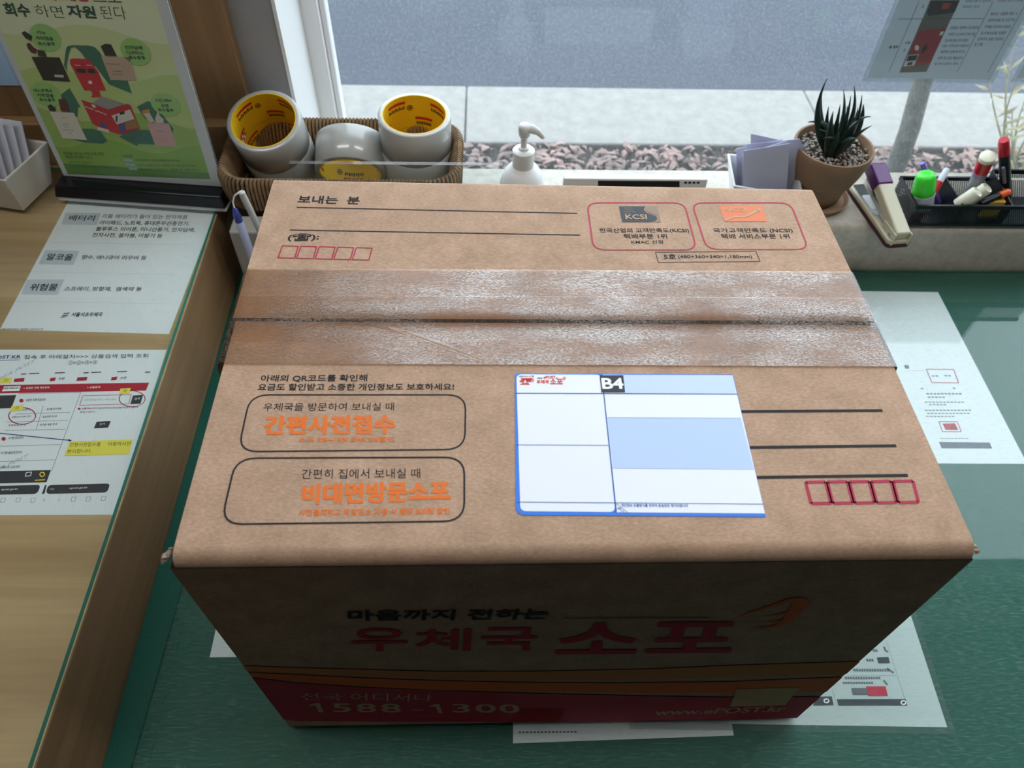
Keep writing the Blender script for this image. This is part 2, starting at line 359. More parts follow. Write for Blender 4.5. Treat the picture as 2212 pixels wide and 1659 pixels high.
# thin-stemmed shrub at the right
shr_b = onz(2190, 400, GZ)+np.array([0.02, 0, 0]); shrub = thing('wispy_shrub', shr_b, 'wispy shrub with thin pale stems outside the window', 'shrub')
stemm = mat('pale_stem', (160, 158, 128), .8, .2); leafm = mat('pale_leaf', (196, 188, 150), .7, .3)
st = MB(); lf = MB(); rnd = random.Random(5); B0 = Vector(shr_b)
for i in range(9):
    px_, py_ = rnd.uniform(2130, 2330), rnd.uniform(40, 240); E = Vector(ony(px_, py_, shr_b[1]+rnd.uniform(-.12, .1)))
    mid = (B0+E)/2+Vector((rnd.uniform(-.08, .02), 0, -.02)); pts = [(B0*(1-t)**2+mid*2*t*(1-t)+E*t*t) for t in np.linspace(0, 1, 9)]
    st.tube(pts, [.0045*(1-.75*t) for t in np.linspace(0, 1, 9)], 5)
    for q in range(7):
        t = rnd.uniform(.35, 1); c = B0*(1-t)**2+mid*2*t*(1-t)+E*t*t; a = rnd.uniform(0, 2*PI); L = rnd.uniform(.03, .07)
        d = Vector((math.cos(a), .3*math.sin(a), rnd.uniform(-.1, .9))).normalized()*L; w = Vector((0, -.2, .15)).cross(d).normalized()*.004
        lf.add([c, c+d*.4+w, c+d, c+d*.4-w], [(0, 1, 2, 3)]); st.tube([c, c+d*.5], [.0012, .0008], 4)
st.build('stem', stemm, shrub, smooth=True); lf.build('foliage', leafm, shrub)

# ================================================================= green counter
GT = -.006
gm = mat('green_mat', (20, 88, 72), .55, .3, noise=.12, nscale=300)
ctr = thing('green_service_counter', (.6, .1, FLOOR), 'service counter topped with a dark green mat', 'counter')
def cslab(y0, y1, z0, z1): return [(xe_(y0), y0, z0), (X1-.02, y0, z0), (X1-.02, y1, z0), (xe_(y1), y1, z0), (xe_(y0), y0, z1), (X1-.02, y0, z1), (X1-.02, y1, z1), (xe_(y1), y1, z1)]
xe_ = lambda y: -.3995-.018*y
HEX = [(0, 3, 2, 1), (4, 5, 6, 7), (0, 1, 5, 4), (1, 2, 6, 5), (2, 3, 7, 6), (3, 0, 4, 7)]
MB().add(cslab(-.24, SY0-.0005, -.045, GT-.003), HEX).build('worktop', wood_mat('counter_edge_wood', (176, 140, 96), (140, 106, 70), 'x'), ctr)
MB().add(cslab(-.24, SY0-.0005, GT-.003, GT), HEX).build('mat', gm, ctr)
MB().add(cslab(-.16, -.12, FLOOR, -.045), HEX).build('front_panel', wood_mat('counter_front_wood', (176, 140, 96), (140, 106, 70), 'z'), ctr)
gl = thing('green_counter_glass', (.6, .1, 0), 'clear scratched glass sheet lying over the green mat', 'glass sheet')
gsheet = glass_mat('counter_glass', (251, 254, 253), 1.5, haze=.10, hscale=12, hstretch=(9, 50, 1), hlow=.48, hhigh=.78, hbase=.010, hrgb=(215, 228, 226))
xa = lambda y: -.3705+.01*(y-.1)
gq = [(xa(-.235), -.235), (X1-.03, -.235), (X1-.03, SY0-.004), (xa(.62), SY0-.004)]
gb = MB(); gb.add([(x, y, GT+.001) for x, y in gq]+[(x, y, -.0003) for x, y in gq], [(0, 3, 2, 1), (4, 5, 6, 7), (1, 2, 6, 5)]); gb.build('pane', gsheet, gl)
edgem = glass_mat('glass_edge', (120, 200, 190), 1.5, hbase=.55, hrgb=(70, 150, 145))
eb = MB(); eb.add([(x, y, GT+.001) for x, y in gq]+[(x, y, -.0003) for x, y in gq], [(3, 0, 4, 7), (0, 1, 5, 4), (2, 3, 7, 6)]); eb.build('polished_edge', edgem, gl)

# ================================================================= wooden counter at the left
LZ = .105; LG = .112
xe = lambda y: -.400-.018*y
w_top = wood_mat('light_maple_laminate', (188, 160, 118), (160, 130, 92), 'x'); w_side = wood_mat('shaded_maple_laminate', (156, 122, 88), (130, 100, 70), 'y')  # side is the same maple, its shade put into a darker tone
lc = thing('wooden_counter', (-.9, .1, FLOOR), 'raised light wooden counter at the left edge', 'counter')
def slab(x_l, inset, y0, y1, z0, z1):
    return [(x_l, y0, z0), (xe(y0)-inset, y0, z0), (xe(y1)-inset, y1, z0), (x_l, y1, z0), (x_l, y0, z1), (xe(y0)-inset, y0, z1), (xe(y1)-inset, y1, z1), (x_l, y1, z1)]
HEX = [(0, 3, 2, 1), (4, 5, 6, 7), (0, 1, 5, 4), (1, 2, 6, 5), (2, 3, 7, 6), (3, 0, 4, 7)]
MB().add(slab(-1.6, .0003, -.4, YW-.022, LZ-.0014, LZ), HEX).build('worktop', w_top, lc)
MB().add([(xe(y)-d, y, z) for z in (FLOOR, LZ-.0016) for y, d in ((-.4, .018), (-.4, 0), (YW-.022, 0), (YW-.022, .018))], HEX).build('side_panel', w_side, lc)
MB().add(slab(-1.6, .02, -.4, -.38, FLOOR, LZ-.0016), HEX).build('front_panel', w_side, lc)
lg = thing('wooden_counter_glass', (-.9, .1, LZ), 'clear glass sheet lying over the wooden counter', 'glass sheet')
lgm = glass_mat('wood_counter_glass', (252, 254, 253), 1.5, haze=.07, hscale=10, hstretch=(60, 8, 1), hlow=.56, hhigh=.8, hbase=.008, hrgb=(225, 230, 225))
gv = slab(-1.58, .0012, -.39, .70, LZ+.001, LG)
MB().add(gv, [(0, 3, 2, 1), (4, 5, 6, 7), (3, 0, 4, 7)]).build('pane', lgm, lg)
MB().add(gv, [(1, 2, 6, 5), (0, 1, 5, 4), (2, 3, 7, 6)]).build('polished_edge', edgem, lg)
# wooden back panel with batten
bx = ony(481, 0, .742)[0]
bpn = thing('wooden_back_panel', (-.9, .745, LZ), 'brown wooden board standing behind the poster stand', 'panel')
wb = wood_mat('brown_board', (152, 120, 84), (122, 94, 64), 'z', 1.0)
MB().box((-1.6, .735, -.04), (bx, .754, CEIL-.3)).build('board', wb, bpn, bevel=.001)
zb = ony(455, 268, .720)[2]
MB().box((-1.6, .715, LZ+.001), (ony(492, 275, .72)[0], .7348, zb)).build('batten', wood_mat('batten_wood', (160, 126, 88), (134, 104, 70), 'x'), bpn, bevel=.0015)
bluep = paper_mat('pale_blue_paper', (186, 218, 246), .05)
Pb = Plane((-1, .7345, .3), (1, 0, 0), (0, 0, 1)); q0 = Pb.px(0, 184); 
tag(sheet('blue_notice', Pb, [(q0[0]-.25, .7345, q0[2]), (q0[0]+.03, .7345, q0[2]), (q0[0]+.03, .7345, q0[2]+.18), (q0[0]-.25, .7345, q0[2]+.18)], .0004, bluep), 'pale blue sheet pinned to the wooden board, at the far left', 'notice')

# ================================================================= the parcel
BH = .340
def xy(p, z): q = onz(p[0], p[1], z); return np.array([q[0], q[1], z])
cTL, cTR, cFR, cFL = xy((590, 380), BH), xy((1755, 401), BH), xy((2121, 1192), BH), xy((354, 1211), BH)
bFL, bFR = xy((627, 1559), 0), xy((1724, 1560), 0)
bTL = cTL*[1, 1, 0]+(bFL-cFL*[1, 1, 0])*.5; bTR = cTR*[1, 1, 0]+(bFR-cFR*[1, 1, 0])*.5
for q in (bFL, bFR, bTL, bTR): q[2] = .0004
sB0, sB1 = xy((500, 690), BH), xy((1893, 697), BH)          # seam, rear flap edge
sF0, sF1 = xy((498.5, 694), BH), xy((1896, 703), BH)          # seam, front flap edge
LIFT = np.array([0, 0, .0016])
_mb = (bFL+bFR)/2; _mt = (cFL+cFR)/2-np.array([0, 0, .010]); _ft = (cFR-cFL)/np.linalg.norm(cFR-cFL)
def fpy(x, z): # y of the flat front wall
    t_ = (z-_mb[2])/(_mt[2]-_mb[2]); m_ = _mb*(1-t_)+_mt*t_; return m_[1]+(x-m_[0])*_ft[1]/_ft[0]
bFL[1] = fpy(bFL[0], .0004); bFR[1] = fpy(bFR[0], .0004)
card = bpy.data.materials.new('corrugated_cardboard'); card.use_nodes = True
def card_nodes(m):
    nt = m.node_tree; N = nt.nodes; L = nt.links; b = N['Principled BSDF']; b.inputs['Roughness'].default_value = .82; b.inputs['Specular IOR Level'].default_value = .18
    tc = N.new('ShaderNodeTexCoord'); mp = N.new('ShaderNodeMapping'); mp.inputs['Scale'].default_value = (1, 2.2, 2.2); L.new(tc.outputs['Object'], mp.inputs[0])
    n = N.new('ShaderNodeTexNoise'); n.inputs['Scale'].default_value = 330; n.inputs['Detail'].default_value = 5; n.inputs['Roughness'].default_value = .7; L.new(mp.outputs[0], n.inputs[0])
    n2 = N.new('ShaderNodeTexNoise'); n2.inputs['Scale'].default_value = 45; n2.inputs['Detail'].default_value = 4; L.new(tc.outputs['Object'], n2.inputs[0])
    mx = N.new('ShaderNodeMix'); mx.data_type = 'FLOAT'; mx.inputs[0].default_value = .35; L.new(n.outputs['Fac'], mx.inputs[2]); L.new(n2.outputs['Fac'], mx.inputs[3])
    r = N.new('ShaderNodeValToRGB'); r.color_ramp.elements[0].position = .33; r.color_ramp.elements[1].position = .66
    r.color_ramp.elements[0].color = lin((156, 127, 104)); r.color_ramp.elements[1].color = lin((196, 163, 138)); L.new(mx.outputs[0], r.inputs[0]); L.new(r.outputs[0], b.inputs['Base Color'])
    bp = N.new('ShaderNodeBump'); bp.inputs['Strength'].default_value = .25; bp.inputs['Distance'].default_value = .0006; L.new(n.outputs['Fac'], bp.inputs['Height']); L.new(bp.outputs[0], b.inputs['Normal'])
card_nodes(card)
fluting = mat('cut_cardboard_edge', (196, 158, 122), .9, .1, noise=.45, nscale=420, stretch=(1, 1, .2))
pc = thing('cardboard_parcel', ((bFL[0]+bFR[0])/2, .18, 0), 'brown cardboard postal parcel sealed with clear tape, standing on the green counter', 'parcel')
ZI = BH-.0045
# body: four walls, bottom and the tucked inner flaps
up = lambda q: np.array([q[0], q[1], ZI])
n_ = 14; bw = MB(); lo = [bFL, bFR, bTR, bTL]; hi = [up(cFL)+[0, 0, -.006], up(cFR)+[0, 0, -.006], up(cTR), up(cTL)]
for q in hi[:2]: q[1] = fpy(q[0], q[2])
for i in range(4):
    a0, a1, c0, c1 = lo[i], lo[(i+1) % 4], hi[i], hi[(i+1) % 4]; vs_ = []; ctrn = np.array([-.02, .18, .17]); nn = np.cross(a1-a0, c0-a0); nn = nn/np.linalg.norm(nn)
    if nn @ (a0-ctrn) < 0: nn = -nn
    bul = (0, .003, .001, .0035)[i]
    for j in range(n_+1):
        for k in range(n_+1):
            s_, t_ = k/n_, j/n_; p = (a0*(1-s_)+a1*s_)*(1-t_)+(c0*(1-s_)+c1*s_)*t_; vs_.append(p+nn*bul*math.sin(PI*s_)*math.sin(PI*t_))
    bw.add(vs_, [(j*(n_+1)+k, j*(n_+1)+k+1, (j+1)*(n_+1)+k+1, (j+1)*(n_+1)+k) for j in range(n_) for k in range(n_)])
bw.add(lo, [(3, 2, 1, 0)]); bw.build('body', card, pc, smooth=True, angle=50)
ins = .004
MB().prism([cFL+[ins, ins, -.0046], cFR+[-ins, ins, -.0046], cTR+[-ins, -ins, -.0046], cTL+[ins, -ins, -.0046]], (0, 0, 1), .004).build('inner_flap', card, pc)
def flap(name, a0, a1, f0, f1, dirv, lift):
    """flap from the seam edge a0-a1 to the folded edge f0-f1, then rounded down into the wall"""
    prof = [(0., lift, 0), (.25, lift*.75, 0), (.5, lift*.5, 0), (.9, lift*.1, 0), (1., 0, 0)]
    rows = []; R_ = .009
    for t, dz, _ in prof: rows.append([(a0*(1-s)+a1*s)*(1-t)+(f0*(1-s)+f1*s-np.array(dirv)*R_)*t+[0, 0, dz] for s in np.linspace(0, 1, 25)])
    rnd = random.Random(len(name))
    for an in np.linspace(.25, PI/2, 6):
        rows.append([f0*(1-s)+f1*s-np.array(dirv)*R_*(1-math.sin(an))+[0, 0, -R_*(1-math.cos(an))+rnd.uniform(-.0002, .0002)] for s in np.linspace(0, 1, 25)])
    V = []; F = []; m_ = 25; k_ = len(rows); th = np.array([0, 0, -.0038])
    for r in rows: V += list(r)
    nb = len(V)
    for i, r in enumerate(rows): V += [p+(th if i < 5 else th*.2) for p in r]
    for i in range(k_-1):
        for j in range(m_-1):
            F.append((i*m_+j, i*m_+j+1, (i+1)*m_+j+1, (i+1)*m_+j)); F.append((nb+i*m_+j, nb+(i+1)*m_+j, nb+(i+1)*m_+j+1, nb+i*m_+j+1))
    f = obj(name, V, F, card, pc, smooth=True, angle=50); E_ = []
    for j in range(m_-1): E_.append((j, j+1, nb+j+1, nb+j))
    for i in range(k_-1):
        E_.append((i*m_, (i+1)*m_, nb+(i+1)*m_, nb+i*m_)); E_.append((i*m_+m_-1, nb+i*m_+m_-1, nb+(i+1)*m_+m_-1, (i+1)*m_+m_-1))
    obj('cut_edge', V, E_, fluting, f); return f
ix = np.array([.0035, 0, 0])
fl_b = flap('rear_flap', sB0+ix*.4, sB1-ix*.5, cTL+ix*.4, cTR-ix*.5, (0, 1, 0), .0016)
fl_f = flap('front_flap', sF0+ix, sF1-ix*.6, cFL+ix, cFR-ix*.6, (0, -1, 0), .0)
# crushed corners with torn paper
tm = mat('torn_kraft', (190, 165, 145), .9, .1, noise=.3, nscale=300)
for cx, sg in ((cFL, -1), (cFR, 1)):
    b = MB(); rnd = random.Random(9+sg)
    for i in range(5):
        o_ = cx+np.array([sg*.001-.001, .003+.002*i, -.005-.0012*i]); e = np.array([sg*rnd.uniform(.0, .0028), rnd.uniform(-.004, .003), rnd.uniform(-.003, .003)])
        b.tube([o_, o_+e*.6+[0, 0, .001], o_+e], [.0022, .0016, .0005], 5)
    b.build('torn_corner', tm, pc, smooth=True)

Pt = Plane((0, 0, BH), (1, 0, 0), (0, 1, 0))
pr_ = (cTL+cTR)/2; ps_ = (sB0+sB1)/2+LIFT; Pk = Plane(ps_, cTR-cTL, pr_-ps_)
def rowtext(ink, t, x0, x1, y0, y1, h, lean=0, bold=0, lean1=None):
    """text row: left-bottom (x0,y0), right-bottom (x1,y1), cap height h px, top shifted right by lean px"""
    return ink.text(t, (x0+lean, y0-h), (x0, y0), (x1, y1), bold)
# --- rear flap print
k1 = Ink(Pk)
rowtext(k1, '보내는  분', 642, 776, 439, 442, 17, 4, .02)
k1.line((641, 448), (1247, 461), .0011); k1.line((626, 497), (1253, 508), .0011)
rowtext(k1, '(☎):', 620, 688, 522, 521, 17, 4, .02)
rowtext(k1, '한국산업의 고객만족도(KCSI)', 1296, 1490, 504, 504, 11, -2, .012); rowtext(k1, '택배부문 1위', 1349, 1442, 516, 516, 11, -2, .012); rowtext(k1, 'KMAC 선정', 1364, 1433, 527, 527, 8, -1, .008)
rowtext(k1, '국가고객만족도 (NCSI)', 1542, 1714, 504, 504, 11, -3, .012); rowtext(k1, '택배 서비스부문 1위', 1560, 1707, 516, 516, 11, -3, .012)
rowtext(k1, '5호', 1434, 1461, 560, 560, 11, -1, .02); rowtext(k1, '(480+360+340=1,180mm)', 1466, 1626, 560, 560, 9, -2, .008)
k1.build('sender_print', INK, fl_b)
k2 = Ink(Pk); k2.frame([(1416, 545), (1633, 543), (1642, 565), (1422, 567)], .0007); k2.build('size_frame', GRY, fl_b)
k3 = Ink(Pk)
for i in range(5):
    x0, x1, y_ = 602+40*i, 638+40*i, i*1.0; k3.frame([(x0+8, 531+y_), (x1+6, 532+y_), (x1-1, 558+y_), (x0-1, 557+y_)], .0010)
k3.rrect([(1268, 438), (1478, 438), (1505, 540), (1282, 540)], .011, .0013); k3.rrect([(1494, 438), (1707, 438), (1747, 539), (1527, 539)], .011, .0013)
k3.build('red_frames', RED, fl_b)
k4 = Ink(Pk)
k4.poly([(1337, 446), (1395, 446), (1391, 450), (1391, 455), (1398, 460), (1409, 464), (1418, 468), (1420, 473), (1415, 478), (1405, 480), (1344, 480)]); k4.build('badge_plate', GRY, fl_b)
k4b = Ink(Pk); k4b.poly([(1397, 446), (1419, 446), (1428, 480), (1408, 480), (1418, 477), (1423, 472), (1420, 466), (1410, 462), (1400, 458), (1394, 454), (1394, 450)]); k4b.build('badge_swoosh', mat('pale_taupe_print', (150, 130, 112), .7, .2), fl_b)
k5 = Ink(Pk, .0004); rowtext(k5, 'KCSI', 1352, 1398, 474, 474, 10, -2, .02)
for i, w_ in enumerate((16, 20, 26, 14)): k5.line((1347+i*.6, 450.5+i*4), (1347+w_, 450.5+i*4), .0004)
tan = mat('bare_kraft_print', (196, 158, 124), .8, .2); k5.build('badge_lettering', tan, fl_b)
k6 = Ink(Pk); k6.poly([(1553, 445), (1647, 445), (1657, 479), (1565, 479)]); k6.build('badge_plate', mat('badge_orange_print', (216, 120, 78), .6, .3), fl_b)
k7 = Ink(Pk, .0004); rowtext(k7, 'NCSI', 1564, 1612, 458, 458, 8, -3, .01)
k7.path([(1566, 477), (1578, 471), (1590, 468.5), (1604, 469.5), (1612, 468), (1632, 457), (1637, 454.5)], [.0014, .002, .0016, .0016, .0018, .003, .003]); k7.poly([(1630, 453.5), (1643, 450), (1641, 459), (1637.5, 456)]); k7.build('badge_lettering', tan, fl_b)
# --- front flap print
f1 = Ink(Pt)
rowtext(f1, '아래의 QR코드를 확인해', 562, 793, 826, 825, 16, 3, .02); rowtext(f1, '요금도 할인받고 소중한 개인정보도 보호하세요!', 556, 981, 844, 843, 15, 3, .02)
rowtext(f1, '우체국을 방문하여 보내실 때', 568, 851, 888, 887, 17, 3, .0); rowtext(f1, '간편히 집에서 보내실 때', 651, 908, 1035, 1033, 21, 2, .0)
f1.rrect([(541, 853), (1006, 853), (1004, 971), (514, 976)], .013, .0011); f1.rrect([(510, 990), (1003, 988), (1003, 1126), (477, 1133)], .013, .0012)
f1.build('notice_print', INK, fl_f)
f2 = Ink(Pt)
rowtext(f2, '간편사전접수', 568, 855, 940, 938, 42, 5, .045); rowtext(f2, '비대면방문소포', 651, 975, 1091, 1083, 46, 3, .045)
rowtext(f2, '소포 3%~15% EMS 5%할인', 644, 852, 956, 955, 12, 1, .03); rowtext(f2, '사전결제하고 희망장소 지정 시 통당 500원 할인', 644, 972, 1115, 1111, 15, 2, .03)
f2.build('orange_headline', ORG, fl_f)
f3 = Ink(Pt)
for y_, xr, yr in ((889, 1906, 887), (967, 1936, 963), (1032, 1961, 1027)): f3.line((1560, y_+.5), (xr, yr), .0022)
f3.build('address_lines', INK, fl_f)
f4 = Ink(Pt)
for i in range(5):
    xa_, xb_ = 1740+47.2*i, 1783+47.2*i; f4.frame([(xa_, 1042-i*.5), (xb_, 1041-i*.5), (xb_+12, 1087-i*.5), (xa_+12, 1088-i*.5)], .0022)
f4.build('postcode_boxes', RED, fl_f)
# --- waybill label
lab_c = [Pt.px(*p) for p in ((1114, 1113), (1654, 1117), (1583, 810), (1112, 807))]
lab_o = Ink(Pt); o2 = lab_o.quadpath([(1114, 1113), (1654, 1117), (1583, 810), (1112, 807)], .0005)
cc = lambda a, rad: a
outl = []
for i, (p, rd) in enumerate(zip([(1114, 1113), (1654, 1117), (1583, 810), (1112, 807)], (.006, .0004, .0004, .003))):
    Q = [(1114, 1113), (1654, 1117), (1583, 810), (1112, 807)]; a, b, d = [np.array(Pt.inv(Pt.px(*Q[(i+j) % 4]))) for j in (-1, 0, 1)]
    p_ = b+(a-b)/np.linalg.norm(a-b)*rd; r_ = b+(d-b)/np.linalg.norm(d-b)*rd
    outl += [(1-t)**2*p_+2*t*(1-t)*b+t*t*r_ for t in np.linspace(0, 1, 6)]
lb = MB(); lb.prism([Pt.uv(*q, .0004) for q in outl], Pt.n, .0004)
lab = lb.build('waybill_label', mat('waybill_blue_edge', (52, 120, 222), .5, .35), pc); lab['label'] = 'white and blue address label'
OL = .0005
w1 = Ink(Pt, OL); w1.rfill([(1124, 1105), (1329, 1107), (1299, 810.5), (1115.5, 809.5)], .004); w1.poly([(1331, 1107.5), (1652, 1110), (1582, 811.5), (1300, 810.5)]); w1.build('blank_field', mat('label_white', (232, 235, 240), .55, .35), lab)
w2 = Ink(Pt, OL+.00012); w2.poly([(1344, 851), (1590, 852), (1582, 812), (1336, 811)]); w2.build('pale_blue_field', mat('label_header_blue', (196, 213, 242), .55, .35), lab)
w2b = Ink(Pt, OL+.00012); w2b.poly([(1312, 903), (1600, 904), (1628, 1015), (1324, 1013)]); w2b.build('pale_blue_field', mat('label_panel_blue', (184, 205, 238), .55, .35), lab)
w3 = Ink(Pt, OL+.0002); w3.line((1114, 850.5), (1592, 852.5), .0006); w3.line((1115, 962), (1314, 963), .0004); w3.line((1117, 1085.5), (1649, 1090), .0004)
w3.path([(1300, 808), (1304, 852), (1316, 965), (1331, 1108)], .0007); w3.line((1312, 903.5), (1600, 904.5), .0002)
rowtext(w3, '개인정보 유출방지를 위하여 운송장은 제거바랍니다', 1341, 1486, 1096, 1097, 7, 0, .015); rowtext(w3, '제', 1332, 1341, 1103, 1103, 6, 0, .01); rowtext(w3, '거', 1340, 1347, 1109, 1109, 6, 0, .01)
w3.line((1331, 1089), (1355, 1108), .0003); w3.build('blue_rules', mat('label_rule_blue', (45, 95, 175), .6, .3), lab)
w4 = Ink(Pt, OL+.0003); w4.poly([(1299, 849), (1350, 849), (1346, 812), (1295, 812)]); w4.build('sorting_code_plate', mat('code_black', (38, 42, 50), .5, .3), lab)
w5 = Ink(Pt, OL+.0004); rowtext(w5, 'B4', 1301, 1348, 842, 842, 24, -3, .03); w5.build('sorting_code', WHT, lab)
w6 = Ink(Pt, OL+.0002); rowtext(w6, '2025.01.ⓒ형.', 1121, 1155, 816, 816, 4, 0, .005); rowtext(w6, 'www.', 1160, 1172, 820, 820, 3.5, 0, .01); rowtext(w6, '.kr', 1200, 1206, 820, 820, 4, 0, .01); w6.build('small_lettering', INK, lab)
w7 = Ink(Pt, OL+.0002); rowtext(w7, 'ePOST', 1174, 1200, 819, 819, 6, 0, .03); rowtext(w7, '우체국', 1159, 1186, 830, 830, 8, 0, .03); rowtext(w7, '소포', 1188, 1216, 831, 831, 12, 0, .03)
w7.poly([(1124, 818), (1152, 818), (1146, 822.5), (1130, 822.5)]); w7.poly([(1121, 825), (1129, 820), (1133, 824), (1130, 828.5)]); w7.poly([(1148, 824), (1136, 820.5), (1137, 828)]); w7.poly([(1122, 832), (1145, 832), (1140, 828.5), (1131, 828.5)])
for y_ in (820.5, 823, 825.5): w7.line((1142, y_), (1154, y_), .0004)
w7.path([(1215, 820), (1219, 815), (1221, 817), (1219, 821), (1216, 823)], .0006); w7.build('postal_emblem', mat('emblem_red', (214, 50, 48), .5, .3), lab)
# --- front face print
uF = cFR-cFL; mid_t = (cFL+cFR)/2-np.array([0, 0, .010]); mid_b = (bFL+bFR)/2
Pf = Plane(mid_b+np.array([0, -.0005, 0]), uF, mid_t-mid_b)
body = [o for o in pc.children if o.name.startswith('body')][0]
fe = [np.array(Pf.inv(q)) for q in (bFL, bFR, np.array([hi[1][0], hi[1][1], hi[1][2]]), hi[0])]
def clipf(pts):
    poly = [np.array(Pf.inv(Pf.px(*p))) for p in pts]
    for i in range(4):
        a_, b_ = fe[i], fe[(i+1) % 4]; d_ = b_-a_; nrm = np.array([-d_[1], d_[0]])/np.linalg.norm(d_); out = []
        dist = lambda p: (p-a_) @ nrm-.0004
        for j in range(len(poly)):
            p, q = poly[j-1], poly[j]; dp, dq = dist(p), dist(q)
            if dp*dq < 0: out.append(p+(q-p)*dp/(dp-dq))
            if dq >= 0: out.append(q)
        poly = out
    return poly
g1 = Ink(Pf, .0003); rowtext(g1, '마음까지 전하는', 752, 1182, 1341, 1337, 23, -2, .03); g1.line((1218, 1335), (1530, 1333), .0012); g1.build('slogan', INK, body)
g2 = Ink(Pf, .0003); crim = mat('front_crimson', (178, 18, 52), .6, .3)
rowtext(g2, '우', 760, 881, 1407, 1406, 50, -6, .018); rowtext(g2, '체', 897, 1016, 1405, 1405, 47, -3, .018); rowtext(g2, '국', 1040, 1158, 1405, 1404, 49, -2, .018)
rowtext(g2, '소', 1198, 1374, 1413, 1412, 68, 4, .022); rowtext(g2, '포', 1392, 1578, 1411, 1409, 67, 12, .022)
g2.poly(px=False, pts=clipf([(530, 1461), (549, 1464), (640, 1475), (760, 1482.5), (870, 1488), (1000, 1493), (1140, 1497), (1400, 1503), (1583, 1506), (1830, 1504), (1790, 1554), (1500, 1556.5), (1100, 1559), (800, 1558), (640, 1557), (600, 1552)])); g2.build('crimson_print', crim, body)
g3 = Ink(Pf, .0003); g3.poly(px=False, pts=clipf([(520, 1452), (640, 1457), (780, 1464), (940, 1470), (1140, 1474), (1350, 1475), (1583, 1472), (1700, 1467), (1860, 1461), (1860, 1493), (1583, 1496), (1350, 1496), (1140, 1493), (940, 1490), (780, 1482), (640, 1471), (520, 1457)]))
W = .0009; s_ = 1/3.16; wing = [(1435, 228, 4), (1550, 188, 10), (1680, 150, 15), (1790, 112, 20), (1850, 112, 30), (1868, 135, 42), (1830, 180, 36), (1795, 225, 30), (1760, 262, 26), (1700, 290, 18), (1610, 304, 10), (1530, 302, 4)]
g3.path([(1140+x*s_, 1260+y*s_) for x, y, w_ in wing], [w_*s_*W for x, y, w_ in wing])
for wv in ([(1612, 228, 2), (1700, 215, 8), (1775, 200, 14)], [(1598, 268, 2), (1680, 262, 7), (1745, 256, 12)]): g3.path([(1140+x*s_, 1260+y*s_) for x, y, w_ in wv], [w_*s_*W for x, y, w_ in wv])
g3.build('orange_print', mat('front_orange', (214, 92, 22), .6, .3), body)
g4 = Ink(Pf, .0003); g4.poly(px=False, pts=clipf([(510, 1437), (640, 1442), (940, 1450), (1140, 1450), (1400, 1445), (1583, 1437), (1900, 1427), (1900, 1453), (1583, 1462), (1400, 1467), (1140, 1469), (940, 1466), (640, 1454), (510, 1446)])); g4.build('pale_orange_print', mat('front_pale_orange', (196, 124, 74), .7, .2), body)
g5 = Ink(Pf, .0005); rowtext(g5, '전국 어디서나', 652, 933, 1511, 1514, 16, -4, .0); [rowtext(g5, c_, 600+a_/3.95, 600+b_/3.95, 1537+k_*.35, 1537+k_*.35, 19, -4, .018) for k_, (c_, a_, b_) in enumerate((('5', 474, 630), ('8', 678, 846), ('8', 888, 1056), ('3', 1498, 1644), ('0', 1694, 1868), ('0', 1898, 2068)))]
for xa_, xb_, yt_ in ((600+268/3.95, 600+392/3.95, 1517.5), (600+1300/3.95, 600+1406/3.95, 1519.5)):
    w_ = xb_-xa_; g5.fill([(xa_, yt_+3.5), (xa_+.42*w_, yt_), (xa_+.74*w_, yt_), (xb_, yt_+20), (xb_-.33*w_, yt_+20), (xa_+.45*w_, yt_+5), (xa_+.05*w_, yt_+6.5)])
g5.line((600+1136/3.95, 1532), (600+1240/3.95, 1532.4), .0022); rowtext(g5, 'www.ePOST.kr', 1412, 1692, 1544, 1536, 12, 6, .02)
g5.build('reversed_lettering', tan, body)
g5b = Ink(Pf, .0005); rowtext(g5b, '전화를 이용한 개인정보나 계좌이체 요구는 전화 금융 사기', 692, 1122, 1547.5, 1549, 5, -1, .0); g5b.build('reversed_lettering', mat('faint_rose_print', (196, 70, 84), .7, .2), body)
g6 = Ink(Pf, .0006); g6.poly([(1592, 1487), (1728, 1484), (1695, 1522), (1576, 1525)]); g6.build('blank_patch', tan, body)
